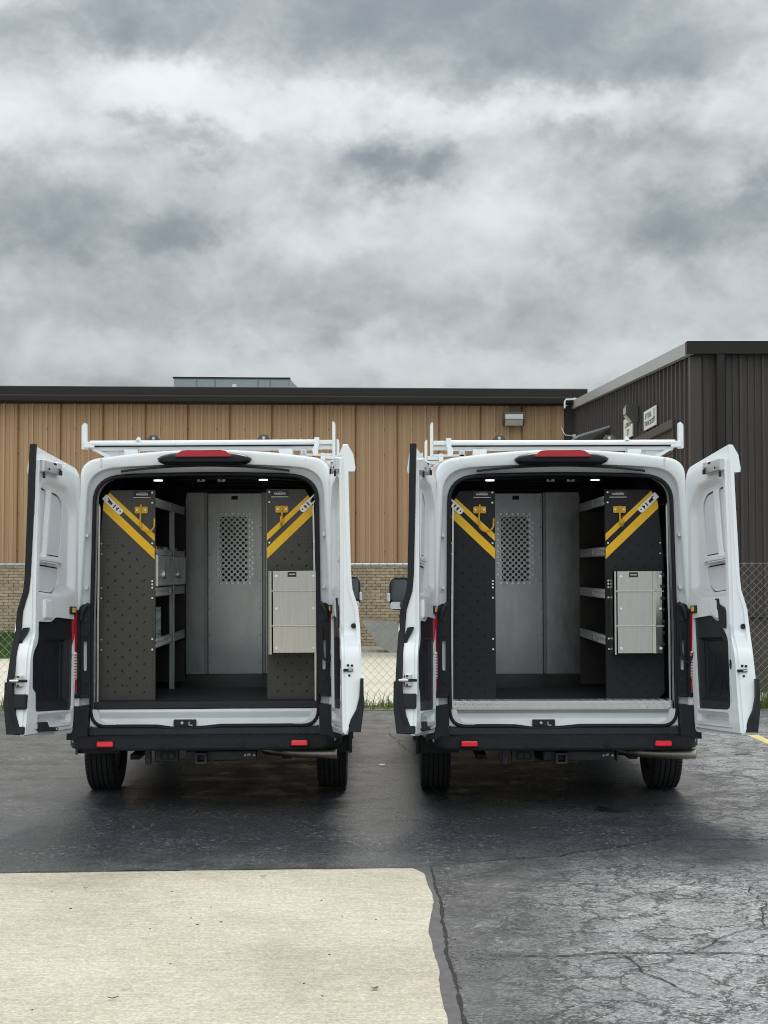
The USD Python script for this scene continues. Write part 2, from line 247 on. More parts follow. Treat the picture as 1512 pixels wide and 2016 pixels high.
def asphalt_mat():
    N = {'ge': ('geometry', {}), 'sx': ('separate_xyz', {}),
         'big': ('noise_texture', {'scale': .55, 'detail': 4., 'roughness': .55}), 'mid': ('noise_texture', {'scale': 4., 'detail': 6., 'roughness': .6}),
         'agg': ('voronoi_texture', {'scale': 75., 'feature': 'f1'}), 'ags': ('separate_color', {}), 'agr': ('map_range', {'to_min': .50, 'to_max': 1.55}), 'c2b': ('vector_math', {'math_type': 'scale'}), 'fine': ('noise_texture', {'scale': 62., 'detail': 3., 'roughness': .7}),
         'rx': ('map_range', {'from_min': .2, 'from_max': 1.35, 'clamp': True}), 'ry': ('map_range', {'from_min': 9.4, 'from_max': 7.4, 'clamp': True}), 'rr': ('map_range', {'from_min': 1.9, 'from_max': 3.0, 'clamp': True}),
         'rm': ('math', {'math_type': 'multiply'}), 'rmx': ('math', {'math_type': 'maximum'}), 'bn': ('math', {'math_type': 'multiply_add', 'value2': 1.5, 'value3': -.75}), 'wo': ('math', {'math_type': 'add', 'use_clamp': True}),
         'worn': ('rgb_ramp', {'ramp': [(0, (.040, .043, .049)), (.25, (.062, .066, .073)), (.6, (.160, .168, .180)), (1, (.245, .254, .266))]}),
         'mr': ('map_range', {'from_min': .3, 'from_max': .7, 'to_min': .78, 'to_max': 1.22}), 'c1': ('vector_math', {'math_type': 'scale'}),
         'fr': ('map_range', {'from_min': .3, 'from_max': .7, 'to_min': .45, 'to_max': 1.6}), 'c2': ('vector_math', {'math_type': 'scale'}),
         # scuffed aggregate showing as pale flecks
         'fm': ('mapping', {'scale': (1, .8, 1)}), 'fl': ('noise_texture', {'scale': 26., 'detail': 5., 'roughness': .72}), 'flr': ('map_range', {'from_min': .555, 'from_max': .615, 'clamp': True}),
         'fp': ('noise_texture', {'scale': 1.7, 'detail': 3., 'roughness': .55}), 'fpr': ('map_range', {'from_min': .44, 'from_max': .56, 'clamp': True}), 'fmul': ('math', {'math_type': 'multiply'}),
         'fs': ('math', {'math_type': 'multiply', 'value2': .62}), 'c3': ('mix_color', {'b': (.30, .30, .30)}),
         # crazing on the worn side
         'cw': ('noise_texture', {'scale': 2.6, 'detail': 7., 'roughness': .72}), 'cws': ('vector_math', {'math_type': 'scale', 'scale': .55}), 'cv': ('vector_math', {'math_type': 'add'}),
         'ck': ('voronoi_texture', {'scale': 3.1, 'feature': 'distance_to_edge'}), 'ckr': ('map_range', {'from_min': .008, 'from_max': .030, 'to_min': 1., 'to_max': 0., 'clamp': True}),
         'ck2': ('voronoi_texture', {'scale': 7.5, 'feature': 'distance_to_edge'}), 'ck2r': ('map_range', {'from_min': .010, 'from_max': .042, 'to_min': .9, 'to_max': 0., 'clamp': True}),
         'cm': ('noise_texture', {'scale': 1.1, 'detail': 3.}), 'cmr': ('map_range', {'from_min': .40, 'from_max': .52, 'clamp': True}), 'cm2': ('math', {'math_type': 'multiply'}), 'cmx': ('math', {'math_type': 'maximum'}),
         'cwm': ('math', {'math_type': 'multiply'}), 'cg': ('map_range', {'from_min': .14, 'from_max': .40, 'clamp': True}), 'c4': ('mix_color', {'b': (.014, .015, .017)}),
         'ht': ('math', {'math_type': 'multiply_add', 'value2': -1.6}), 'ha': ('math', {'math_type': 'multiply_add', 'value2': .6}), 'b': ('bump', {'strength': .55, 'distance': .006}),
         'ro': ('map_range', {'from_min': .3, 'from_max': .7, 'to_min': .24, 'to_max': .52}), 'p': ('principled_bsdf', {'specular_ior_level': .55})}
    L = [('ge.position', f'{k}.vector') for k in ('sx', 'big', 'mid', 'agg', 'fine', 'fm', 'fp', 'cw', 'cm')]
    L += [('sx.x', 'rx.value'), ('sx.y', 'ry.value'), ('sx.x', 'rr.value'), ('rx.result', 'rm.value1'), ('ry.result', 'rm.value2'), ('rm.value', 'rmx.value1'), ('rr.result', 'rmx.value2'), ('big.fac', 'bn.value1'), ('rmx.value', 'wo.value1'), ('bn.value', 'wo.value2'),
          ('wo.value', 'worn.fac'), ('mid.fac', 'mr.value'), ('worn.color', 'c1.vector1'), ('mr.result', 'c1.scale'), ('fine.fac', 'fr.value'), ('c1.vector', 'c2.vector1'), ('fr.result', 'c2.scale'),
          ('fm.vector', 'fl.vector'), ('fl.fac', 'flr.value'), ('fp.fac', 'fpr.value'), ('flr.result', 'fmul.value1'), ('fpr.result', 'fmul.value2'), ('fmul.value', 'fs.value1'), ('fs.value', 'c3.fac'), ('agg.color', 'ags.color'), ('ags.r', 'agr.value'), ('c2.vector', 'c2b.vector1'), ('agr.result', 'c2b.scale'), ('c2b.vector', 'c3.a'),
          ('cw.color', 'cws.vector1'), ('ge.position', 'cv.vector1'), ('cws.vector', 'cv.vector2'), ('cv.vector', 'ck.vector'), ('cv.vector', 'ck2.vector'), ('ck.distance', 'ckr.value'), ('ck2.distance', 'ck2r.value'), ('cm.fac', 'cmr.value'),
          ('ck2r.result', 'cm2.value1'), ('cmr.result', 'cm2.value2'), ('ckr.result', 'cmx.value1'), ('cm2.value', 'cmx.value2'), ('wo.value', 'cg.value'), ('cmx.value', 'cwm.value1'), ('cg.result', 'cwm.value2'),
          ('cwm.value', 'c4.fac'), ('c3.result', 'c4.a'), ('c4.result', 'p.base_color'), ('agg.distance', 'ha.value1'), ('fine.fac', 'ha.value3'), ('cwm.value', 'ht.value1'), ('ha.value', 'ht.value3'), ('ht.value', 'b.height'), ('b.normal', 'p.normal'),
          ('mid.fac', 'ro.value'), ('ro.result', 'p.roughness')]
    M['asphalt'] = usdkit.material(stage, '/World/Looks/asphalt', N, L, surface='p.BSDF')
asphalt_mat()
def concrete_mat():
    N = {'ge': ('geometry', {}), 'big': ('noise_texture', {'scale': .9, 'detail': 5., 'roughness': .6}), 'fm': ('mapping', {'scale': (.35, 3.0, 1), 'rotation': (0, 0, .5)}), 'br': ('noise_texture', {'scale': 16., 'detail': 4., 'roughness': .65}),
         'fi': ('noise_texture', {'scale': 70., 'detail': 4., 'roughness': .75}), 'ramp': ('rgb_ramp', {'ramp': [(.28, (.38, .345, .28)), (.45, (.50, .460, .375)), (.58, (.56, .517, .43)), (.75, (.61, .567, .48))]}),
         'r1': ('map_range', {'from_min': .3, 'from_max': .7, 'to_min': .86, 'to_max': 1.12}), 'r2': ('map_range', {'from_min': .3, 'from_max': .7, 'to_min': .74, 'to_max': 1.20}), 'm': ('math', {'math_type': 'multiply'}), 'v': ('vector_math', {'math_type': 'scale'}),
         'gr': ('voronoi_texture', {'scale': 95.}), 'grs': ('separate_color', {}), 'grr': ('map_range', {'to_min': .86, 'to_max': 1.11}), 'm2': ('math', {'math_type': 'multiply'}), 'pit': ('voronoi_texture', {'scale': 55.}), 'pr': ('map_range', {'from_min': .06, 'from_max': .12, 'to_min': 1., 'to_max': 0., 'clamp': True}), 'pn': ('noise_texture', {'scale': 9., 'detail': 2.}), 'pnr': ('map_range', {'from_min': .56, 'from_max': .62, 'clamp': True}), 'pm': ('math', {'math_type': 'multiply'}), 'pc': ('mix_color', {'b': (.22, .19, .14)}),
         'b': ('bump', {'strength': .35, 'distance': .005}), 'p': ('principled_bsdf', {'roughness': .86, 'specular_ior_level': .3})}
    L = [('ge.position', f'{k}.vector') for k in ('big', 'fm', 'fi', 'pit', 'pn', 'gr')] + [('fm.vector', 'br.vector'), ('big.fac', 'ramp.fac'), ('br.fac', 'r1.value'), ('fi.fac', 'r2.value'), ('r1.result', 'm.value1'), ('r2.result', 'm.value2'), ('ramp.color', 'v.vector1'), ('gr.color', 'grs.color'), ('grs.r', 'grr.value'), ('m.value', 'm2.value1'), ('grr.result', 'm2.value2'), ('m2.value', 'v.scale'),
         ('pit.distance', 'pr.value'), ('pn.fac', 'pnr.value'), ('pr.result', 'pm.value1'), ('pnr.result', 'pm.value2'), ('pm.value', 'pc.fac'), ('v.vector', 'pc.a'), ('pc.result', 'p.base_color'), ('fi.fac', 'b.height'), ('b.normal', 'p.normal')]
    M['apron_concrete'] = usdkit.material(stage, '/World/Looks/apron_concrete', N, L, surface='p.BSDF')
concrete_mat()

# ------------------------------------------------------------------ ground and paving
def sheet(poly, z, name, mat, t=None, kind='structure', label=None):
    g = G().prism(poly, z - (t or .02), z, 'xy'); return obj(name, g, mat, smooth=False, kind=kind, label=label)
v = np.array([[-220, -120, 0], [220, -120, 0], [220, 320, 0], [-220, 320, 0]], float)
obj('ground', (v, np.array([[0, 1, 2], [0, 2, 3]])), 'asphalt', smooth=False, kind='structure', label='dark cracked asphalt car park under the vans')
def ragged(pts, amp, step, seed):
    L = LineString(pts); n = int(L.length / step); r = np.random.default_rng(seed); out = []
    for i in range(n + 1):
        p = L.interpolate(i * step); j = meshkit.fbm(np.array([[p.x * 6 + seed, p.y * 6, 0.3]]), 3)[0] - .5
        k = meshkit.fbm(np.array([[p.x * 6, p.y * 6 + seed, 4.3]]), 3)[0] - .5; out.append((p.x + j * amp, p.y + k * amp))
    return out
top = ragged([(-9, 7.98), (-2.1, 8.17), (-1.0, 8.245), (.12, 8.31)], .03, .06, 3); side = ragged([(.165, 8.31), (.222, 8.15), (.252, 7.5), (.205, 6.9), (.232, 6.3), (.222, 5.9), (.238, 5.5), (.25, 2.0)], .040, .05, 5)
sheet(Polygon(top + side + [(.25, -3), (-9, -3)]).buffer(0), .007, 'concrete_apron', 'apron_concrete', label='pale beige concrete apron in the foreground')
sheet(sbox(-40, 18.0, 60, 36), .004, 'driveway', 'drive_concrete', t=.02, label='bright concrete driveway behind the chain link fence')
def crack(pts, w, seed, name='pavement_crack', mat='crack_fill', z=.0045, amp=.22):
    w *= .55
    L = LineString(pts); n = max(6, int(L.length / .045)); r = np.random.default_rng(seed); a, b = [], []
    for i in range(n + 1):
        t = i / n; p = L.interpolate(t, normalized=True); q = L.interpolate(min(1, t + .01), normalized=True); q0 = L.interpolate(max(0, t - .01), normalized=True); d = np.array([q.x - q0.x, q.y - q0.y]); d /= np.linalg.norm(d) + 1e-9; nn = np.array([-d[1], d[0]])
        off = (meshkit.fbm(np.array([[t * L.length * 3.1, seed * 7.7, .5]]), 4)[0] - .5) * amp * min(1, t * 8, (1 - t) * 8); c = np.array([p.x, p.y]) + nn * off
        ww = w * (.45 + 1.0 * r.random()) * min(1, .25 + t * 9, .25 + (1 - t) * 9); a.append((*(c + nn * ww / 2), z)); b.append((*(c - nn * ww / 2), z))
    v = np.array(a + b); f = []; k = n + 1
    for i in range(n): f += [(i, k + i, k + i + 1), (i, k + i + 1, i + 1)]
    return obj(name, (v, np.array(f)), mat, smooth=False, kind='structure')
GP = lambda px, py: (lambda y: ((px - 756) / 2900 * y, y))(1.68 * 2900 / (py - 1120))    # metres on the ground
crack([(.262, 8.38), (.285, 7.4), (.278, 6.6), (.29, 6.0), (.30, 5.4), (.31, 4.0)], .030, 1, amp=.05)
pbr('seam_asphalt', (.058, .061, .066), .6, noise=(14, .35), bump=(70, .6, .006))
sheet(Polygon([(.10, 8.40), (.262, 8.38), (.285, 7.4), (.278, 6.6), (.29, 6.0), (.30, 5.4), (.31, 2.0), (.10, 2.0)]), .0035, 'seam_strip', 'seam_asphalt', label='dark asphalt strip along the edge of the concrete apron')
for i, (pts, w) in enumerate([([(.42, 6.45), (1.0, 6.5), (1.7, 6.5), (2.1, 6.4), (3.3, 6.55), (5, 6.5)], .020), ([(1.6, 6.48), (2.2, 6.28), (2.9, 6.22), (4.5, 6.3)], .016), ([(1.02, 6.5), (1.1, 6.15), (1.25, 5.85)], .013),
        ([(1.35, 6.52), (1.75, 7.0), (1.9, 7.4), (1.95, 7.9)], .009), ([(.26, 8.4), (1.0, 8.7), (1.75, 9.25), (3.2, 9.15), (6, 9.3)], .018), ([(2.0, 7.2), (2.6, 7.3), (3.2, 7.1), (4, 7.3)], .008), ([(2.2, 6.6), (2.6, 6.9), (2.75, 7.3)], .009),
        ([(.7, 6.75), (.55, 7.0)], .008), ([(2.15, 9.9), (2.9, 9.55), (4.2, 9.5)], .012), ([(1.9, 10.7), (2.6, 10.35), (3.6, 10.2), (5, 10.3)], .012), ([(2.6, 12.6), (3.2, 11.4), (3.0, 10.6), (3.4, 9.9)], .010), ([(2.25, 12.2), (3.1, 12.0), (4.6, 12.6)], .010),
        ([(-6, 13.4), (-3.2, 12.7), (-2.3, 12.9), (.4, 12.8), (.7, 12.6)], .010), ([(.05, 15.2), (.2, 13.9), (.32, 13.2)], .010), ([(1.0, 5.75), (1.6, 5.9), (2.2, 5.7)], .008), ([(2.0, 6.25), (2.05, 5.9), (2.0, 5.5)], .008), ([(.5, 5.9), (1.0, 5.95)], .006), ([(-9, 8.05), (-2.1, 8.215), (-1, 8.285), (.2, 8.36)], .022)]):
    crack(pts, w, i + 11)
# grit caught in the seam
g = G(); r = np.random.default_rng(4)
for _ in range(420):
    t = r.random(); y = 5.3 + 3.0 * t; x = .29 + r.normal() * .016
    if r.random() < .4: x, y = .42 + r.normal() * .05, 6.42 + r.normal() * .09
    s = .002 + .005 * r.random() ** 2; m = trimesh.creation.icosphere(0, s); m.apply_scale((1, 1, .6)); m.apply_translation((x, y, .002)); g.add(m)
obj('seam_grit', g, 'crack_grit', smooth=False, kind='stuff', label='small loose grit gathered in the seam beside the concrete apron', cat='grit')
obj('painted_line', G().prism([(3.67, 14.95), (3.78, 14.95), (3.80, 12.4), (3.69, 12.4)], -.01, .004, 'xy'), 'yellow_line', smooth=False, kind='structure', label='faded yellow parking line right of the open van door')

pbr('wet_asphalt', (.012, .013, .016), .10)
sheet(Polygon(ragged([(1.45, 10.30), (1.58, 10.20), (1.72, 10.24), (1.70, 10.34), (1.60, 10.38), (1.52, 10.52), (1.47, 10.36), (1.45, 10.30)], .06, .03, 17)).buffer(0), .0045, 'wet_patch', 'wet_asphalt', label='small dark wet patch on the asphalt behind the right van')
# small litter
scr = G().prism(Polygon([(-.022, -.05), (.026, -.042), (.022, .05), (-.02, .045)]), 0, .002, 'xy').mesh(); scr.apply_translation((*GP(752, 1504), .004))
obj('paper_scrap', scr, 'paper', cat='litter', label='small white paper scrap on the asphalt between the two vans', smooth=False)
def leaf_mesh(l, w, curl, seed):
    u = np.linspace(-1, 1, 9); vs = []; fs = []
    for i, a in enumerate(u):
        h = w * (1 - a * a) ** .7; z = .004 + curl * a * a
        vs += [(a * l, -h, z + curl * .4), (a * l, 0, z), (a * l, h, z + curl * .4)]
        if i: k = 3 * i; fs += [(k - 3, k, k + 1), (k - 3, k + 1, k - 2), (k - 2, k + 1, k + 2), (k - 2, k + 2, k - 1)]
    return trimesh.Trimesh(np.array(vs), np.array(fs), process=False)
for (px, py, l, w, a, lab) in [(738, 1942, .016, .010, .5, 'dark curled dry leaf near the right edge of the concrete apron'), (229, 1961, .022, .004, .3, 'thin dry twig lying on the left of the concrete apron'), (521, 1724, .016, .005, .1, 'dark dry leaf close to the upper edge of the concrete apron'),
                               (174, 1747, .012, .004, 0, 'small dark leaf on the upper left of the concrete apron'), (1457, 1483, .10, .02, -.2, 'dark stick lying on worn asphalt below the right van door')]:
    m = leaf_mesh(l, w, min(l * .35, .007), 1); m.apply_transform(trimesh.transformations.rotation_matrix(a, (0, 0, 1))); x, y = GP(px, py); m.apply_translation((x, y, .008 if py > 1715 else .004))
    obj('dry_leaf', m, 'dry_leaf', cat='leaf', label=lab, smooth=False)
r = np.random.default_rng(12)
spots = [(108, 1752), (145, 1785), (262, 1815), (300, 1824), (342, 1752), (380, 1803), (392, 1816), (419, 1782), (438, 1811), (634, 1769), (675, 1800), (650, 1874), (740, 1806), (600, 1930), (340, 1892), (636, 1954), (72, 1981)]
for px, py in spots:
    m = trimesh.creation.icosphere(1, .003 + .002 * r.random()); m.vertices += (meshkit.noise(m.vertices * 300 + px, 1)[:, None] - .5) * .003; m.apply_scale((1.3, 1, .6)); x, y = GP(px, py); m.apply_translation((x, y, .008))
    obj('pebble', m, 'pebble', cat='pebble', label='tiny dark pebble scattered on the pale concrete apron', group='pebbles on the concrete apron')

# ------------------------------------------------------------------ fence, weeds, lawn
def ribbed(x0, x1, z0, ztop, y=0.0, pitch=.3048, rib=.060, minor=True, phase=0.0):   # sheet with ribs standing towards -y, in x,z
    P = [(x0, 0)]; k = math.ceil((x0 - phase) / pitch - .2)
    while phase + k * pitch - .03 < x1:
        c = phase + k * pitch
        for dx, h in ((-.026, 0), (-.018, rib), (.018, rib), (.026, 0)):
            if P[-1][0] < c + dx <= x1: P.append((c + dx, h))
        if minor:
            for mx in (.105, .20):
                for dx, h in ((-.013, 0), (-.008, .020), (.008, .020), (.013, 0)):
                    if P[-1][0] < c + mx + dx <= x1: P.append((c + mx + dx, h))
        k += 1
    if P[-1][0] < x1: P.append((x1, 0))
    P = np.array(P); n = len(P); v = np.vstack([np.c_[P[:, 0], y - P[:, 1], np.full(n, z0)], np.c_[P[:, 0], y - P[:, 1], [ztop(a) if callable(ztop) else ztop for a in P[:, 0]]]])
    f = []
    for i in range(n - 1): f += [(i, i + 1, n + i + 1), (i, n + i + 1, n + i)]
    return trimesh.Trimesh(v, np.array(f), process=False)

fence = thing('chain_link_fence', 'galvanised chain link fence running across behind both vans', 'fence', (0, 17.8, 0))
def mesh_wires(x0, x1, z0, z1, w, h):
    V, F = [], []; n = int((x1 - x0) / w); rows = int((z1 - z0) / (h / 2)); rr = .0026
    for i in range(n * 2):
        zs = np.r_[np.arange(rows + 1) * h / 2 + z0, z0 + rows * h / 2 + .03]
        kk = np.arange(rows + 2); xs = x0 + (i + (kk + i) % 2) * w / 2; xs[-1] = xs[-2] + (.012 if i % 2 else -.012); ys = np.where((kk + i) % 2, .004, -.004)
        base = len(V)
        for k in range(rows + 2):
            for q in range(3): an = q * 2.094 + .5; V.append((xs[k] + rr * math.cos(an), ys[k] + rr * math.sin(an), zs[k]))
            if k:
                o = base + 3 * k
                for q in range(3): a, b = o + q, o + (q + 1) % 3; F += [(a - 3, b - 3, b), (a - 3, b, a)]
    return trimesh.Trimesh(np.array(V), np.array(F), process=False)
obj('chain_link_mesh', mesh_wires(-8, 8.5, .03, 1.755, .098, .1), 'galvanised', fence, kind='stuff', smooth=False)
obj('top_rail', G().cyl((-8, .03, 1.725), (3.9, .03, 1.725), .021, 12), 'galvanised', fence)
obj('tension_wire', G().cyl((3.9, 0, 1.745), (8.5, 0, 1.745), .0025, 5), 'galvanised', fence); obj('tension_wire', G().cyl((-8, 0, .06), (8.5, 0, .06), .0025, 5), 'galvanised', fence)
for x in (-6.1, -2.9, 1.25, 3.9, 7.0): obj('fence_post', G().cyl((x, .035, -.1), (x, .035, 1.76), .028, 12).cyl((x, .035, 1.76), (x, .035, 1.79), .033, 12, .01), 'galvanised', fence)

def blades(spots, hmin, hmax, seed, w=.006):
    r = np.random.default_rng(seed); V, F = [], []
    for (x, y, z, s) in spots:
        h = (hmin + (hmax - hmin) * r.random() ** 2) * s; a = r.random() * 6.28; lean = r.normal(0, .35, 2) * h; ww = w * (.7 + .8 * r.random()); d = np.array([math.cos(a), math.sin(a), 0]) * ww
        b = len(V); p0 = np.array([x, y, z]); p1 = p0 + (lean[0] * .35, lean[1] * .35, h * .6); p2 = p0 + (lean[0], lean[1], h)
        V += [p0 - d, p0 + d, p1 - d * .8, p1 + d * .8, p2]; F += [(b, b + 1, b + 3), (b, b + 3, b + 2), (b + 2, b + 3, b + 4)]
        if r.random() < .5:
            q = p0 + (p1 - p0) * r.random(); e = r.normal(0, 1, 3); e /= np.linalg.norm(e); e2 = np.cross(e, (0, 0, 1)); b = len(V); V += [q, q + e * .025 + e2 * .010, q + e * .05, q + e * .025 - e2 * .010]; F += [(b, b + 1, b + 2), (b, b + 2, b + 3)]
    return trimesh.Trimesh(np.array(V), np.array(F), process=False)
r = np.random.default_rng(21)
def patch(x0, x1, n, y0=17.62, y1=18.0): return [(x0 + (x1 - x0) * r.random(), y0 + (y1 - y0) * r.random() ** 1.3, 0, .4 + meshkit.noise(np.array([[px * 2.3, 0, 0]]), 3)[0] * 1.0) for px in [r.random() * 9 for _ in range(n)]]
sp = []
for _ in range(5200):
    x = -8 + 16.5 * r.random(); c = meshkit.fbm(np.array([[x * 1.7, 3.1, 0]]), 3)[0]
    if c > .38 or (-.45 < x < .3): sp.append((x, 17.60 + .42 * r.random(), 0, .4 + 1.1 * c))
tall = [(x0 + r.normal() * .05, 17.8 + r.normal() * .1, 0, 1.) for x0 in (-.22, .02, .12, 4.55, 4.62, 4.72, 4.8, 4.9, 5.0) for _ in range(14 if x0 < 1 else 30)]
obj('weeds', trimesh.util.concatenate([blades(sp, .03, .17, 5), blades([t for t in tall if t[0] < 1], .10, .30, 6, .004), blades([t for t in tall if t[0] > 1], .15, .60, 7, .004)]), 'weed_leaf', smooth=False, kind='stuff', cat='weeds', label='low green and dry weeds growing along the foot of the fence')
obj('soil_strip', G().prism(Polygon(ragged([(-9, 17.55), (9, 17.55)], .12, .15, 8) + ragged([(9, 18.05), (-9, 18.05)], .12, .15, 9)), -.02, .012, 'xy'), 'soil', kind='structure', smooth=False, label='strip of earth under the fence')
# lawn bank against the brick wall at the left
nx, ny = 24, 14; X, Y = np.meshgrid(np.linspace(-14, -3.5, nx), np.linspace(27.6, 32.4, ny)); Z = .27 * np.clip((Y - 27.6) / 4.2, 0, 1) ** .9 * np.clip((-3.5 - X) / 2.5, 0, 1) + .006
lv = np.c_[X.ravel(), Y.ravel(), Z.ravel()]; lf = []
for j in range(ny - 1):
    for i in range(nx - 1): a = j * nx + i; lf += [(a, a + 1, a + nx + 1), (a, a + nx + 1, a + nx)]
obj('lawn', (lv, np.array(lf)), 'soil', kind='structure', smooth=True, label='grass bank between the driveway and the brick wall')
sp = []
for _ in range(26000):
    x, y = -12 + 8.3 * r.random(), 27.6 + 4.3 * r.random(); z = .27 * min(1, max(0, (y - 27.6) / 4.2)) ** .9 * min(1, max(0, (-3.5 - x) / 2.5)); sp.append((x, y, z, 1.))
obj('lawn_grass', blades(sp, .05, .13, 9, .012), 'lawn_blade', smooth=False, kind='stuff', cat='grass', label='short green grass on the bank behind the fence at the left')
cb = thing('concrete_ramp', 'grey concrete ramp block standing on the driveway by the brick wall', 'ramp', (-.12, 29.6, 0))
obj('ramp_slab', G().prism([(.25, 0), (1.9, 0), (1.9, .47), (.95, .47), (.62, .36), (.38, .60), (-.32, .62), (0, .15)], 0, .9, 'xz'), 'grey_concrete', cb, smooth=False)

# ------------------------------------------------------------------ tan building
tan = thing('tan_metal_building', 'long tan ribbed metal building on a brick base with a dark brown roof edge', 'building', (-.4, 32.2, 0), 2.5)
XL, XR = -13.0, 4.35
obj('wall', G().box(XL, XR, .04, .5, -.3, 5.45).box(XL + .3, XR - .3, .5, 14, -.3, 5.3), 'mortar', tan, smooth=False)
k = 0; x = XR
while x > XL + .1:
    x0 = max(XL, x - .9144); obj('wall_panel', ribbed(x0, x, 1.80, 5.34, 0, phase=XR), 'tan_steel', tan, smooth=False); x = x0
fs = G()
for q in range(int((XR - XL) / .6096)):
    for z in (2.05, 2.9, 4.18, 4.72): fs.disc(XR - .3048 * (2 * q + 1) + .018, -.060, z, .011, .008, 6)
obj('screws', fs, 'bronze_trim', tan, smooth=False, kind='stuff')
obj('base_flashing', G().prism([(-.05, 1.775), (.03, 1.775), (.03, 1.83), (-.05, 1.80)], XL, XR, 'yz'), 'grey_concrete', tan, smooth=False)
# bricks: one mesh each where the photograph shows them, the rest joined
LB, HB, HC, MB = .194, .0575, .0675, .0095
rows = int(1.775 / HC); seen, rest = [], G()
for rw in range(-2, rows):
    off = (rw % 2) * .102
    for q in range(int((XR - XL) / .2035)):
        x0 = XL + q * .2035 + off
        if x0 + LB > XR: continue
        y0 = -.004 * rng.random(); zz = rw * HC + .012
        e = .002 * rng.normal(size=2); bx = (x0 + e[0], x0 + LB + e[0], -.016 + y0, .035, zz, zz + HB)
        wx = x0 - .4
        (seen.append((abs(wx - .1), bx)) if (rw >= 0 and (-.42 < wx < .50)) or (rw >= 3 and -8.5 < wx < -7.35) else rest.box(*bx))
seen.sort(key=lambda s: s[0])
for i, (_, b) in enumerate(seen):
    if i < 300: obj('brick', G().box(*b), 'brick', tan, smooth=False)
    else: rest.box(*b)
obj('brickwork', rest, 'brick', tan, smooth=False, kind='stuff')
obj('roof_fascia', G().cbox(XL, XR + .5, -.30, .1, 5.37, 5.62, .015), 'bronze_trim', tan, smooth=False)
obj('gutter', G().prism([(-.36, 5.30), (-.34, 5.28), (-.05, 5.28), (-.05, 5.43), (-.36, 5.43), (-.38, 5.40)], XL, XR + .5, 'yz'), 'bronze_trim', tan, smooth=False)
obj('roof', G().prism([(-.28, 5.60), (14, 6.05), (14, 5.4), (-.28, 5.5)], XL, XR + .3, 'yz'), 'roof_sheet', tan, smooth=False)
obj('corner_trim', G().cbox(XR - .14, XR + .02, -.055, .06, 1.78, 5.30, .008), 'tan_steel', tan, smooth=False)
obj('end_panel', G().box(XR + .022, XR + .75, -.02, .3, -.3, 5.27), 'brown_steel', tan, smooth=False)
obj('eave_strip', G().box(XL, XR, -.20, 0, 5.262, 5.279), 'bronze_trim', tan, smooth=False)
hv = thing('rooftop_unit', 'blue grey sheet metal air unit standing on the tan building roof', 'air unit', (-3.6, 36, 5.55), 2.5)
HZ = .80
obj('casing', G().prism([(-1.55, 0), (1.60, 0), (1.60, .47), (1.28, HZ), (-1.55, HZ)], 0, 1.8, 'xz'), 'roof_unit', hv, smooth=False)
for a, b in ((-1.55, -1.0), (-.98, -.55), (-.53, .50), (.52, .80), (.82, 1.26)): obj('panel', G().cbox(a + .006, b - .006, -.02, .005, .05, HZ - .03, .006), 'roof_unit', hv, smooth=False)
obj('top_rim', G().cbox(-1.58, 1.30, -.035, 1.83, HZ, HZ + .03, .006), 'bronze_trim', hv, smooth=False); obj('label_plate', G().box(-.12, -.02, -.026, -.019, .55, .66), 'paper', hv, smooth=False)
def wall_light(name, label, loc, rotz, w=.46, h=.29, d=.22):
    t = thing(name, label, 'wall light', loc, rotz)
    obj('housing', G().prism([(0, 0), (-d * .45, 0), (-d, h * .45), (-d, h * .86), (-d * .9, h), (0, h)], -w / 2, w / 2, 'yz'), 'lamp_bronze', t, smooth=False)
    n = np.array([0, -(h * .45), -(d * .55)]); 
    v = np.array([(-w * .42, -d * .5, h * .04), (w * .42, -d * .5, h * .04), (w * .42, -d * .97, h * .43), (-w * .42, -d * .97, h * .43)]); nn = np.array([0, -.63, -.78]); v2 = v + nn * .012
    obj('lens', trimesh.convex.convex_hull(np.vstack([v, v2])), 'lamp_glass', t, smooth=False)
    obj('front_lens', G().cbox(-w * .42, w * .42, -d - .008, -d + .01, h * .47, h * .84, .004), 'lamp_glass', t, smooth=False)
    obj('back_plate', G().cbox(-w * .36, w * .36, 0, .03, h * .1, h * .9, .004), 'lamp_bronze', t, smooth=False)
    return t
wall_light('wall_light', 'boxy grey floodlight mounted high on the tan ribbed wall', (2.83, 32.24, 4.81), 2.5)
bp = thing('pipe_bracket', 'small white pipe bracket at the corner of the tan wall', 'bracket', (4.02, 32.1, 4.55))
obj('arm', G().tube([(-.13, .1, .24), (-.10, 0, .12), (-.06, -.03, .05), (.12, -.05, .03)], .011, 7), 'white_metal', bp); obj('flange', G().cyl((.10, -.05, .03), (.16, -.05, .03), .04, 10), 'white_metal', bp)
pp = thing('vent_pipe', 'short white vent pipe under the roof edge where the two buildings meet', 'pipe', (4.0, 32.0, 5.32))
obj('pipe', G().tube([(-.06, 0, -.14), (-.06, 0, 0), (-.03, 0, .05), (.28, 0, .06)], .02, 8), 'white_metal', pp); obj('collar', G().cyl((.14, 0, .06), (.17, 0, .06), .03, 10), 'white_metal', pp)

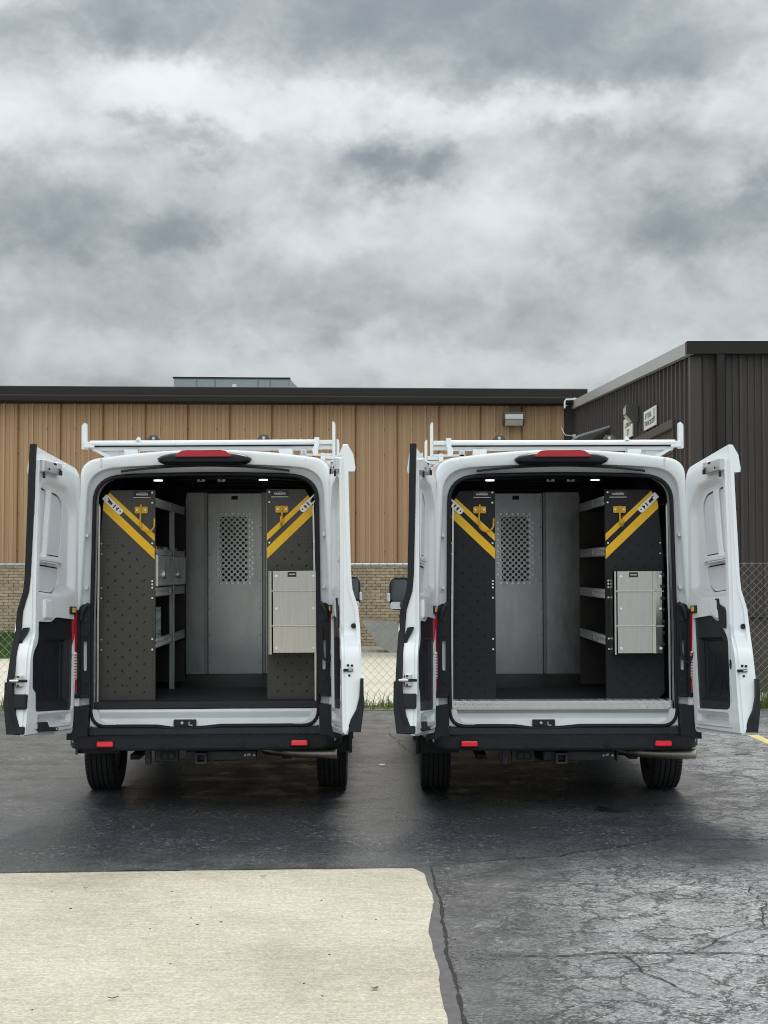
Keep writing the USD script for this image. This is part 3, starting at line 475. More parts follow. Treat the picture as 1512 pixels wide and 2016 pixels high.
# ------------------------------------------------------------------ dark building
DX, DY = 4.235, 20.1
dk = thing('dark_metal_building', 'dark brown ribbed metal building at the right with a sloping roof edge', 'building', (DX, DY, 0))
zt = lambda y: 4.60 + .049 * y
obj('wall', G().prism([(0.04, -.3), (13.2, -.3), (13.2, zt(13.2)), (.04, zt(0))], .04, 9, 'yz'), 'brown_door', dk, smooth=False)
x = 0
while x < 9: obj('wall_panel', ribbed(x, min(9, x + .9144), 1.03, 4.62, 0, rib=.036, phase=.04), 'brown_steel', dk, smooth=False); x += .9144
obj('base_panel', G().box(0, 9, -.012, .03, -.3, 1.0), 'brown_steel', dk, smooth=False)
obj('base_trim', G().box(-.004, 9, -.045, .02, 1.0, 1.03), 'bronze_trim', dk, smooth=False)
# side wall, ribs towards -x, with the dock opening
T_side = np.array([[0, 1, 0, 0], [-1, 0, 0, 0], [0, 0, 1, 0], [0, 0, 0, 1]], float)      # (s, d, z) -> x = d, y = -s
DO0, DO1, DOZ = 1.25, 6.4, 3.86
y = 0.0
while y < 13.1:
    y1 = min(13.1, y + .9144); lo = DOZ if (y1 > DO0 and y < DO1) else -.3
    spans = [(y, y1, lo)]
    if lo == DOZ and y < DO0: spans = [(y, DO0, -.3), (DO0, y1, DOZ)]
    if lo == DOZ and y1 > DO1: spans = [(y, DO1, DOZ), (DO1, y1, -.3)]
    parts = []
    for a, b, l in spans: parts.append(ribbed(-b, -a, l, lambda s: zt(-s) - .01, 0, phase=-.1, rib=.036, minor=False))
    m = trimesh.util.concatenate(parts); m.apply_transform(T_side); obj('wall_panel', m, 'brown_steel', dk, smooth=False); y = y1
obj('dock_header', G().cbox(-.055, .02, DO0 - .05, DO1 + .05, DOZ - .13, DOZ, .006), 'brown_steel', dk, smooth=False)
for a in (DO0 - .05, DO1): obj('dock_jamb', G().box(-.05, .30, a, a + .05, -.3, DOZ - .13), 'brown_steel', dk, smooth=False)
dm = G().box(.02, .05, DO0, DO1, -.3, DOZ)
dd = G()
for i in range(9): obj('dock_door_slat', G().cbox(-.001, .039, DO0 + .003, DO1 - .003, -.3 + i * .46, .152 + i * .46, .006), 'brown_door', dk, smooth=False)
obj('corner_trim', G().box(-.05, .10, -.05, .06, -.3, 4.58), 'brown_steel', dk, smooth=False)
obj('rake_trim', G().prism([(-.11, zt(0) - .0), (13.0, zt(13.0)), (13.0, zt(13.0) + .175), (-.11, zt(0) + .175)], -.10, -.012, 'yz'), 'brown_trim', dk, smooth=False)
obj('eave_gutter', G().prism([(-.14, 4.61), (-.02, 4.61), (-.02, 4.78), (-.15, 4.78)], -.11, 9, 'yz'), 'bronze_trim', dk, smooth=False)
obj('roof', G().prism([(-.14, 4.782), (13.2, 4.782 + .049 * 13.3), (13.2, zt(13.2) + .04), (-.02, zt(0) + .04)], -.08, 9, 'yz'), 'roof_sheet', dk, smooth=False)
obj('downspout', G().cbox(.30, .41, -.13, -.03, .1, 4.62, .01), 'bronze_trim', dk, smooth=False)
def side_sign(y0, y1, z0, z1, lines, label, arrow=False):
    t = thing('wall_sign', label, 'sign', (DX - .045, (y0 + y1) / 2, (z0 + z1) / 2)); w, h = y1 - y0, z1 - z0
    obj('board', G().cbox(-.012, .012, -w / 2, w / 2, -h / 2, h / 2, .003), 'sign_white', t, smooth=False)
    R = np.array([[0, 0, -1, 0], [-1, 0, 0, 0], [0, 1, 0, 0], [0, 0, 0, 1]], float)
    for tx, hh, u, v_, sx in lines:
        m = meshkit.text_mesh(tx, hh, .004); m.apply_scale((sx, 1, 1)); m.apply_translation((-w / 2 + u, -h / 2 + v_, 0)); m.apply_transform(R); m.apply_translation((-.0125, 0, 0)); obj('lettering', m, 'sign_ink', t, smooth=False)
    if arrow:
        a = G().prism([(-.02, .11), (.02, .11), (.02, -.04), (.06, -.02), (0, -.12), (-.06, -.02), (-.02, -.04)], 0, .004, 'xy').mesh(); a.apply_translation((w / 2 - .12, .01, 0)); a.apply_transform(R); a.apply_translation((-.0125, 0, 0)); obj('arrow', a, 'sign_ink', t, smooth=False)
side_sign(22.59, 23.62, 3.90, 4.20, [('STEEL', .075, .12, .17, 1.9), ('TRUCKS', .075, .06, .05, 1.9)], 'white wall sign with STEEL TRUCKS and a down arrow above the dock opening', True)
side_sign(24.75, 25.62, 3.92, 4.27, [('LONG', .08, .16, .19, 1.9), ('IT', .09, .36, .05, 1.9)], 'smaller white wall sign ending in IT, partly behind the dark wall lamp')
wall_light('wall_light', 'dark angular wall lamp beside the white signs on the brown wall', (DX - .06, 24.25, 4.09), -90, .26, .29, .20)
cn = thing('canopy', 'low blue grey sheet canopy against the brown wall behind the right van', 'canopy', (DX, 28.4, 0))
obj('canopy_roof', G().prism([(-.64, 4.12), (-.05, 4.30), (-.05, 4.34), (-.64, 4.16)], -1.2, 1.2, 'xz').xf(np.eye(4)), 'roof_unit', cn, smooth=False)
for yy in (-1.1, 1.1): obj('canopy_strut', G().cyl((-.80, yy, 4.03), (-.06, yy, 3.6), .025, 8), 'roof_unit', cn)

# ------------------------------------------------------------------ vans
AL = math.radians(3.3); TA = math.tan(AL)
lean = lambda z: TA * (z - 1.45)
def half(zb, zm, zt_, wb, wm, wt, rb, rt, crown):      # right half of a van section, bottom centre to top centre
    P = [(wb - rb, zb) if t == 1 else ((wb - rb) * t, zb) for t in np.linspace(0, 1, 7)]
    bz = lambda a, c, b, n: [tuple((1 - t) ** 2 * np.array(a) + 2 * t * (1 - t) * np.array(c) + t * t * np.array(b)) for t in np.linspace(0, 1, n)[1:]]
    P += bz((wb - rb, zb), (wb, zb), (wb, zb + rb), 7)
    P += [(wb + (wm - wb) * t, zb + rb + (zm - zb - rb) * t) for t in np.linspace(0, 1, 8)[1:]]
    wtop = wt; P += [(wm + (wtop - wm) * t, zm + (zt_ - rt - zm) * t) for t in np.linspace(0, 1, 10)[1:]]
    top = lambda x: zt_ + crown * (1 - (x / wt) ** 2)
    P += bz((wtop, zt_ - rt), (wtop, zt_ + crown * .02), (wt - rt * 1.15, top(wt - rt * 1.15)), 9)
    P += [(x, top(x)) for x in np.linspace(wt - rt * 1.15, 0, 11)[1:]]
    return np.array(P)
def ring(y, *a, ln=1.0, dip=0.):
    h = half(*a); h = np.vstack([h, (h[1:-1] * (-1, 1))[::-1]])
    if dip:
        k = h[:, 1] < a[0] + .012; h[k, 1] -= dip * np.exp(-((h[k, 0] + .135) / .16) ** 4)
    return np.c_[h[:, 0], y + ln * lean(h[:, 1]), h[:, 1]]
OPEN = (.585, 1.3, 2.328, .790, .795, .785, .11, .17, .022)
def off(s, d): return (s[0] - d, s[1], s[2] + d, s[3] + d, s[4] + d, s[5] + d, s[6] + d, s[7] + d, s[8])
JAMB = (.47, 1.3, 2.385, .872, .880, .836, .06, .17, .036)
SKIN = (.45, 1.3, 2.452, .925, .925, .888, .05, .115, .076)
WH = [(s * .865, y) for s in (-1, 1) for y in (1.0, 4.30)]
def van_body(t):
    S = [ring(.16, *off(OPEN, .004)), ring(.06, *off(OPEN, .004)), ring(.035, *off(OPEN, .010)), ring(.03, *off(OPEN, .022)), ring(.03, *off(JAMB, -.02)), ring(.022, *off(JAMB, -.008)), ring(-.015, *JAMB), ring(-.032, *off(JAMB, .004)),
         ring(-.045, *off(SKIN, -.028)), ring(-.038, *off(SKIN, -.010)), ring(-.015, *off(SKIN, -.002)), ring(.04, *SKIN)]
    Y = [.12, .22, .34, .46, .56] + list(np.arange(.58, 1.46, .035)) + [1.7, 2.2, 2.7, 3.15, 3.5]
    for y in Y:
        k = min(1, max(0, (y - .04) / .55)); k = k * k * (3 - 2 * k); w = .925 + .085 * k
        S.append(ring(y, .45, 1.2, 2.46 + .02 * k, w, w, .888 + .02 * k, .06, .12, .07, ln=max(0, 1 - y / .6)))
    for y, zt_, wt, w in ((3.70, 2.42, .88, 1.01), (3.85, 2.25, .84, 1.01), (4.05, 1.98, .82, 1.01), (4.30, 1.60, .82, 1.01), (4.36, 1.42, .86, 1.0), (4.55, 1.36, .86, 1.0), (4.75, 1.32, .84, .99), (5.1, 1.20, .78, .97), (5.32, 1.02, .74, .93), (5.40, .8, .70, .88)):
        S.append(ring(y, .45, min(1.0, zt_ - .25), zt_, w, w, wt, .06, .10, .03, ln=0))
    R = np.array(S); m = loft(R, True, cap=False); c = m.triangles_center; nrm = m.face_normals
    keep = np.ones(len(c), bool)
    for sx, wy in ((1, 1.0), (1, 4.30)): keep &= ~((np.abs(c[:, 0]) > .86) & (np.hypot(c[:, 1] - wy, c[:, 2] - .36) < .42) & (c[:, 1] > .3))
    ws = (c[:, 1] > 3.68) & (c[:, 1] < 4.3) & (c[:, 2] > 1.50) & (np.abs(c[:, 0]) < .80)
    sw = (c[:, 1] > 3.0) & (c[:, 1] < 4.05) & (c[:, 2] > 1.38) & (c[:, 2] < 2.12) & (np.abs(c[:, 0]) > .80)
    keep &= ~(ws | sw)
    inner = (c[:, 1] < .165 + .06) & (np.abs(c[:, 0]) < .872) & (c[:, 2] < 2.42) & (c[:, 2] > .5)
    jam = np.zeros(len(c), bool); n = R.shape[1]; jam[:2 * n * 6] = True
    sub = lambda msk: trimesh.Trimesh(m.vertices, m.faces[msk], process=False)
    def clean(x): x.remove_unreferenced_vertices(); return x
    obj('body', clean(sub(keep & ~jam)), 'white_paint', t, smooth=38)
    obj('door_frame', clean(sub(keep & jam)), 'white_jamb', t, smooth=38)
    for a in (ws, sw & (c[:, 0] > 0), sw & (c[:, 0] < 0)): obj('windscreen' if a is ws else 'side_window', clean(sub(a)), 'glass', t, smooth=38)
    nose = G().box(-.66, .66, 5.35, 5.42, .5, .95); obj('front_grille', nose, 'black_plastic', t)
    obj('underbody', G().box(-.72, .72, .15, 5.2, .44, .50).box(-.98, .98, 1.45, 3.85, .44, .47).box(-.88, .88, .1, .56, .455, .475), 'chassis_black', t, smooth=False)
    # interior shell: lining and floor
    L = [ring(.10, *off(OPEN, .002))]
    IN = (.70, 1.3, 2.40, .88, .89, .84, .03, .12, .05)
    L += [ring(.14, *off(OPEN, .035)), ring(.24, *IN, ln=0), ring(1.2, *IN, ln=0), ring(2.95, *IN, ln=0)]
    li = loft(np.array(L), True); li.invert(); obj('cargo_lining', li, 'headliner', t, smooth=38)
    rib = G()
    for y in (.55, 1.1, 1.7, 2.3):
        h = half(*off(IN, -.018)); h = h[h[:, 1] > 1.0]; h = np.vstack([h, (h[:-1] * (-1, 1))[::-1]]); a = np.c_[h[:, 0], np.full(len(h), y), h[:, 1]]; rib.add(loft(np.array([a + (0, -.05, .02), a + (0, -.03, 0), a + (0, .03, 0), a + (0, .05, .02)]), False))
    obj('roof_bow', rib, 'headliner', t, smooth=False)
    obj('cab_floor', G().box(-.9, .9, 2.95, 4.3, .62, .66), 'chassis_black', t, smooth=False)
    obj('dashboard', G().prism([(3.95, .9), (4.3, .9), (4.32, 1.42), (4.1, 1.46), (3.95, 1.3)], -.88, .88, 'yz'), 'seat_fabric', t)
    for sx in (-.46, .46): obj('cab_seat', G().cbox(sx - .25, sx + .25, 3.1, 3.6, .9, 1.05, .04).cbox(sx - .24, sx + .24, 3.02, 3.16, 1.0, 1.62, .05).cbox(sx - .13, sx + .13, 3.0, 3.1, 1.66, 1.86, .04), 'seat_fabric', t)

def seal_loop(y, s, r):
    P = ring(y, *s, dip=.018); n = len(P); rings = []
    Tn = np.roll(P, -1, 0) - np.roll(P, 1, 0); Tn /= np.linalg.norm(Tn, axis=1)[:, None]
    a = np.array([0, 1., 0]); 
    for p, t in zip(P, Tn):
        b = np.cross(t, a); b /= np.linalg.norm(b); rings.append([p + r * (math.cos(q) * b * .8 + math.sin(q) * a) for q in np.linspace(0, 2 * math.pi, 8, endpoint=False)])
    R = np.array(rings); return loft(np.concatenate([R, R[:1]]), True)

def door_parts(van, sgn, th, driver, hx=.876):
    s, c = math.sin(math.radians(th)), math.cos(math.radians(th)); a = np.array([0, math.sin(AL), math.cos(AL)]); d = np.array([sgn * s, -c * math.cos(AL), c * math.sin(AL)]); n = np.cross(a, d); n /= np.linalg.norm(n)
    if n[0] * sgn > 0: n = -n
    T = np.eye(4); T[:3, 0], T[:3, 1], T[:3, 2], T[:3, 3] = d, n, a, (sgn * hx, -TA * 1.45, 0); flip = np.linalg.det(T[:3, :3]) < 0
    def put(name, mesh, mat, parent, smooth=25, **k):
        m = mesh.mesh() if isinstance(mesh, G) else mesh.copy(); m.apply_transform(T)
        return obj(name, m, mat, parent, smooth=smooth, **k)       # trimesh flips the winding itself for mirrored transforms
    uv = np.array([[1, 0, 0, 0], [0, 0, 1, 0], [0, 1, 0, 0]], float)           # outline (u, z) extruded to t
    def ex(poly, t0, t1):
        m = m3.Manifold()
        for g in getattr(poly, 'geoms', [poly]):
            if g.is_empty: continue
            cs = m3.CrossSection([np.array(g.exterior.coords)[:-1]] + [np.array(i.coords)[:-1] for i in g.interiors], m3.FillRule.EvenOdd)
            m = m + cs.extrude(t1 - t0).translate((0, 0, t0))
        return m.transform(uv)
    def taper(poly, w, d, n=7, out=False):          # a recess (or pad) of depth d whose sides slope smoothly over the width w
        poly = shapely.geometry.polygon.orient(poly.simplify(.0008)); P = np.array(poly.exterior.coords)[:-1]; e = np.roll(P, -1, 0) - P; e /= np.linalg.norm(e, axis=1)[:, None]
        nn = np.c_[-e[:, 1], e[:, 0]]; vn = nn + np.roll(nn, 1, 0); vn /= np.maximum(.35, (vn * vn).sum(1) / 2)[:, None]
        ts = np.linspace(0, 1, n); rings = [np.c_[P, np.full(len(P), .02)]] + [np.c_[P + vn * (w * t), np.full(len(P), -d * (3 * t * t - 2 * t ** 3) if not out else d * (1 - (1 - t) ** 2))] for t in ts]
        if out: rings[0] = np.c_[P, np.full(len(P), -.05)]
        m = loft(np.array(rings), True, cap=True)
        if m.volume < 0: m.invert()
        return m3.Manifold(m3.Mesh(m.vertices.astype(np.float32), m.faces.astype(np.uint32))).transform(uv)
    zt_ = 2.395; F = .715; f = .79 if driver else .75
    Tz = [(2.52, .050), (2.28, .060), (2.0, .066), (1.60, .078), (1.50, .090), (1.44, .115), (1.37, .142), (1.25, .154), (1.08, .157), (.90, .156), (.80, .145), (.70, .118), (.63, .075), (.575, .030), (.50, .03)]
    prof = [(0, .45), (0, 2.6), (Tz[0][1] * f, 2.6)] + [(x * f, z) for z, x in Tz] + [(.03, .45)]
    pm = m3.CrossSection([np.array(prof)], m3.FillRule.NonZero).extrude(2.0).translate((0, 0, -.5)).transform(np.array([[0, 0, 1, 0], [-1, 0, 0, 0], [0, 1, 0, 0]], float))
    inner = rpoly([(.105, .580), (F + .115, .572), (F + .08, .80), (F + .055, 1.08), (F + .02, 1.16), (F - .01, 1.22), (F - .005, 1.55), (F - .03, 2.38), (.30, 2.372), (.155, 2.355), (.0, 2.29), (-.045, 2.22), (.03, 1.47)], [.03, .005, .1, .05, .03, .03, .1, .01, .1, .2, .08, .1, .3], 6)
    body = pm ^ ex(inner, -.4, .02)
    body = body + (pm ^ ex(inner.buffer(.012), -.4, -.022))
    skin = rpoly([(.085, .545), (F + .115, .56), (F + .095, .85), (F + .05, 1.10), (F + .012, 1.25), (F + .008, 1.7), (F - .01, 2.47), (.045, 2.398), (-.012, 2.36), (-.06, 2.22), (.012, 1.47)], [.05, .01, .1, .1, .1, .1, .01, .05, .05, .1, .3], 6)
    prof2 = [(x * f - .014, z) for z, x in Tz] + [(.03 - .014, .45), (.05, .45), (.05, .50)] + [(x * f + .012, z) for z, x in reversed(Tz)]
    pm2 = m3.CrossSection([np.array(prof2)], m3.FillRule.NonZero).extrude(2.0).translate((0, 0, -.5)).transform(np.array([[0, 0, 1, 0], [-1, 0, 0, 0], [0, 1, 0, 0]], float))
    body = body + (pm2 ^ ex(skin, -.4, .02))
    lq = .028 if driver else .0
    # header lip that laps the roof edge, stepped at the free end
    lip = m3.CrossSection([np.array([(.03, 2.49), (.05, 2.475), (.092 - lq, 2.40), (.105 - lq, 2.31), (.10 - lq, 2.285), (.03, 2.285)])], m3.FillRule.NonZero).extrude(2.0).translate((0, 0, -.5)).transform(np.array([[0, 0, 1, 0], [-1, 0, 0, 0], [0, 1, 0, 0]], float))
    body = body + (lip ^ ex(skin, -.4, .02))
    # recesses
    basin = rpoly([(.085, 1.515), (.27, 1.455), (F - .045, 1.455), (F - .05, 2.255), (.54, 2.290), (.235, 2.262), (.155, 2.20), (.075, 2.09)], [.06, .1, .02, .06, .04, .1, .08, .1], 6)
    body = body - taper(basin, .075, .040, 9)
    W = [rpoly([(.268, 1.752), (.478, 1.755), (.412, 2.192), (.30, 2.178), (.242, 2.128), (.238, 2.05)], [.02, .02, .012, .07, .06, .05], 6), rpoly([(.548, 1.762), (F - .055, 1.762), (F - .060, 2.212), (.495, 2.196)], [.02, .01, .02, .03], 5),
         rpoly([(.288, 1.682), (F - .055, 1.690), (F - .055, 1.505), (.375, 1.495), (.292, 1.565)], [.02, .01, .02, .09, .05], 6)]
    mull = [rpoly([(.507, 1.72), (.528, 1.72), (.462, 2.20), (.444, 2.20)], .006, 3), rpoly([(.25, 1.712), (F - .06, 1.718), (F - .06, 1.738), (.25, 1.732)], .006, 3), rpoly([(.33, 1.700), (F - .06, 1.706), (F - .06, 1.713), (.33, 1.708)], .003, 3)]
    for q in mull: body = body + ex(q, -.06, -.022)
    for w in W: body = body - ex(w, -.052, .02)
    if driver: black = rpoly([(.108, .706), (.683, .714), (.690, .84), (.735, .865), (.738, 1.10), (.66, 1.165), (.66, 1.306), (.475, 1.304), (.40, 1.340), (.098, 1.330)], [.03, .02, .01, .02, .05, .05, .01, .03, .03, .02], 5)
    else: black = rpoly([(.155, .709), (.65, .717), (.685, .74), (.674, 1.19), (.60, 1.252), (.572, 1.258), (.56, 1.303), (.50, 1.305), (.42, 1.343), (.110, 1.330)], [.02, .02, .02, .05, .05, .02, .02, .05, .03, .02], 5)
    body = body - ex(black, -.058, .02)
    scoop = rpoly([(.14, .615), (.66, .615), (.66, .70), (.14, .70)], .03, 5)
    body = body - taper(scoop, .034, .030, 7)
    body = body - ex(rpoly([(.13, .590), (.70, .590), (.70, .603), (.13, .603)], .004, 3), -.006, .02)
    pad = rpoly([(.46, 1.32), (.60, 1.32), (.60, 1.455), (.47, 1.455), (.44, 1.40)], .02, 5) if driver else rpoly([(.40, 1.36), (.50, 1.31), (.55, 1.31), (.55, 1.455), (.40, 1.455)], .02, 5)
    body = body + taper(pad, .022, .014, 5, out=True)
    dm_ = mani(body.refine_to_length(.25)); tdoor = put('rear_door', dm_, 'white_paint', van, smooth=24, label=('left' if sgn < 0 else 'right') + ' rear door, swung wide open')
    for w in W:
        put('panel_seal', mani(ex(w, -.060, -.051)), 'dark_gap', tdoor); put('window_blank', mani(ex(w.buffer(-.009), -.060, -.047)), 'window_blank', tdoor)
    tp = ex(black.buffer(-.001), -.07, -.016)
    bas = black.buffer(-.05).intersection(sbox(.15, .70, .70, 1.215)).buffer(-.02).buffer(.02)
    tp = tp - taper(rpoly([(.15, .745), (.635, .75), (.655, .86), (.655, 1.08), (.60, 1.16), (.56, 1.215), (.15, 1.215)], [.03, .03, .08, .08, .05, .05, .03], 5), .05, .046, 8)
    put('trim_panel', mani(tp), 'trim_plastic', tdoor)
    rid = G().cyl((.225, -.060, .775), (.225, -.060, 1.185), .024, 16); put('trim_ridge', rid, 'trim_plastic', tdoor)
    put('trim_badge', G().tube([(.42 + .06 * math.cos(q), -.0455, .95 + .14 * math.sin(q)) for q in np.linspace(-2.2, 2.9, 28)], .0022, 5), 'trim_plastic', tdoor)
    ym = put('marker_light', G().cbox(.094, .186, -.004, .012, 1.366, 1.418, .003), 'black_plastic', tdoor)
    put('marker_lens', G().cbox(.118, .162, .008, .017, 1.376, 1.410, .002), 'amber_marker', tdoor)
    if driver:
        e = put('free_edge_seal', G().add(loft(np.array([[(F - .012 + (0 if z > 1.25 else min(.11, (1.25 - z) * .35)) + du, -x * f - .006 + dt, z) for du, dt in ((0, .036), (.026, .036), (.030, .028), (.030, .004), (.024, -.006), (0, -.006))] for z, x in [(2.478, .052), (2.3, .06), (2.0, .066), (1.6, .078), (1.5, .09), (1.44, .115), (1.37, .142), (1.25, .154), (1.08, .157), (.90, .156), (.80, .147), (.70, .124), (.62, .085), (.58, .05)]]), True, cap=True)), 'rubber_seal', tdoor, smooth=40)
        clad = [(.15, .91), (.196, .91), (.200, .75), (.172, .575), (.06, .572), (.075, .62), (.125, .695), (.155, .80)]
    else: clad = [(.168, .92), (.192, .92), (.196, .74), (.165, .575), (.055, .578), (.055, .62), (.075, .66), (.125, .72), (.155, .80)]
    clad = [(x_ * (f - .045), z_) for x_, z_ in clad]
    cl = m3.CrossSection([np.array(clad)[::-1]], m3.FillRule.EvenOdd).extrude(.74).translate((0, 0, .10)).transform(np.array([[0, 0, 1, 0], [-1, 0, 0, 0], [0, 1, 0, 0]], float))
    put('lower_cladding', mani(cl), 'bumper_plastic', tdoor)
    lt = put('top_latch', G().cbox(.43, F - .032, -.01, .030, 2.298, 2.382, .006).cbox(.41, .48, .0, .036, 2.335, 2.388, .008), 'zinc', tdoor)
    put('latch_mouth', G().cbox(.415, .445, .030, .040, 2.30, 2.335, .002).cbox(F - .052, F - .028, .022, .034, 2.255, 2.295, .003).cbox(.49, .53, .029, .033, 2.362, 2.376, .002).cyl((.60, .029, 2.325), (.60, .033, 2.325), .008, 8), 'dark_gap', tdoor)
    E_ = lambda z: F - .01 + (0 if z > 1.25 else min(.115, (1.25 - z) * .36))     # free edge of the inner panel
    if driver:
        hp = rpoly([(.070, 1.262), (.088, 1.262), (.105, 1.225), (.145, 1.17), (.145, 1.14), (.118, 1.13), (.092, 1.150), (.085, 1.185), (.05, 1.235), (.035, 1.265)], .012, 4); hp = affinity.scale(hp, .80, 1, origin=(0, 0))
        put('pull_handle', mani(m3.CrossSection([np.array(hp.exterior.coords)[:-1]], m3.FillRule.EvenOdd).extrude(.025).translate((0, 0, F + .008)).transform(np.array([[0, 0, 1, 0], [-1, 0, 0, 0], [0, 1, 0, 0]], float))), 'trim_plastic', tdoor)
        put('handle_screw', G().cyl((F + .03, -.110, 1.172), (F + .038, -.110, 1.172), .007, 8), 'bolt_bright', tdoor)
        ue = .80
        st = put('striker', G().cbox(ue - .03, ue + .025, -.080, -.030, .875, .96, .008).cyl((ue + .03, -.112, .917), (ue + .03, -.05, .917), .012, 8).cbox(ue, ue + .03, -.108, -.05, .904, .932, .004), 'zinc', tdoor)
        put('striker_stop', G().cbox(ue + .018, ue + .034, -.050, .005, .908, .926, .003), 'dark_gap', tdoor)
        put('striker_bolt', G().cyl((ue + .024, -.06, .945), (ue + .03, -.06, .945), .008, 8).cyl((ue + .024, -.06, .889), (ue + .03, -.06, .889), .008, 8), 'steel_dark', tdoor)
        put('buffer_block', G().cbox(.70, .836, -.098, -.002, .735, .832, .008), 'bumper_plastic', tdoor)
        put('lower_bracket', mani(ex(rpoly([(.385, .576), (.655, .584), (.655, .645), (.545, .643), (.52, .608), (.375, .598)], .008, 4), -.01, .02)), 'black_plastic', tdoor)
        put('bracket_tip', G().cyl((.41, .02, .590), (.41, .024, .590), .007, 8), 'bolt_bright', tdoor)
        put('cladding_clip', G().cbox(.80, .845, -.075, -.005, .575, .625, .006), 'bumper_plastic', tdoor)
    else:
        put('pull_strap', mani(ex(rpoly([(.508, 1.452), (.552, 1.452), (.556, 1.415), (.645, 1.388), (.660, 1.36), (.658, 1.252), (.566, 1.256), (.553, 1.37), (.508, 1.41)], .012, 4), -.02, .012)), 'trim_plastic', tdoor)
        put('strap_slot', G().cbox(.43, .44, -.05, -.040, 1.42, 1.50, .001), 'dark_gap', tdoor)
        ue = lambda z: E_(z) + .012
        put('edge_plug', G().cyl((F - .004, -.086, 1.262), (F + .0125, -.086, 1.262), .017, 12), 'dark_gap', tdoor)
        for tt, zz in ((-.040, 1.005), (-.066, 1.003), (-.048, .938)): put('edge_bolt', G().cyl((F + .05, tt, zz), (F + .083, tt, zz), .008, 8), 'dark_gap', tdoor)
        put('latch_slot', G().cbox(F + .05, F + .088, -.072, -.010, .964, .982, .003), 'dark_gap', tdoor); put('latch_claw', G().cbox(F + .07, F + .0895, -.070, -.040, .967, .979, .003), 'zinc', tdoor)
        put('inner_grip', G().prism(affinity.scale(Point(.706, 1.015).buffer(.5, 16), .032, .065), -.002, .003, 'xz'), 'dark_gap', tdoor)
        for zz in (1.10, 1.235, .83): put('edge_pocket', G().cbox(.690, .722, -.002, .002, zz - .06, zz + .04, .001), 'window_blank', tdoor)
    # hinges and check strap
    for zz in (.86, 2.12): put('hinge', G().cbox(-.03, .07, -.10, -.045, zz - .06, zz + .06, .012), 'white_metal', tdoor)

def wheel(t, x, y, sgn):
    R_, w = .352, .245
    pr = [(.20, -.09), (.215, -.105), (.30, -.122), (.335, -.118), (.348, -.102)]
    for g0 in (-.062, -.02, .02, .062): pr += [(R_, g0 - .010), (R_, g0 - .0055), (R_ - .010, g0 - .005), (R_ - .010, g0 + .005), (R_, g0 + .0055), (R_, g0 + .010)]
    pr += [(.348, .102), (.335, .118), (.30, .122), (.215, .105), (.20, .09)]
    pr = [(a_, b_ * .92) for a_, b_ in pr]; m = trimesh.creation.revolve(np.array([(r_, z_) for r_, z_ in pr]), sections=64)
    Rm = trimesh.transformations.rotation_matrix(math.pi / 2, (0, 1, 0)); m.apply_transform(Rm); m.apply_translation((x, y, R_))
    if m.volume < 0: m.invert()
    ty = obj('tyre', m, 'tyre_rubber', t, smooth=30)
    g = G()
    for i in range(72):
        a = 2 * math.pi * i / 72
        for s_ in (-1, 1):
            for u0, u1 in ((.073, .099),):
                q = G().box(s_ * u0 if s_ > 0 else -u1, s_ * u1 if s_ > 0 else -u0, -.007, .007, R_ - .010, R_ - .0005).mesh(); q.apply_transform(trimesh.transformations.rotation_matrix(a, (1, 0, 0))); q.apply_translation((x, y, R_)); g.add(q)
    obj('tread_block', g, 'dark_gap', ty, smooth=False, kind='stuff')
    rim = G().cyl((x - sgn * .08, y, R_), (x + sgn * .085, y, R_), .205, 32).cyl((x + sgn * .085, y, R_), (x + sgn * .105, y, R_), .09, 20)
    obj('rim', rim, 'steel_dark', t)

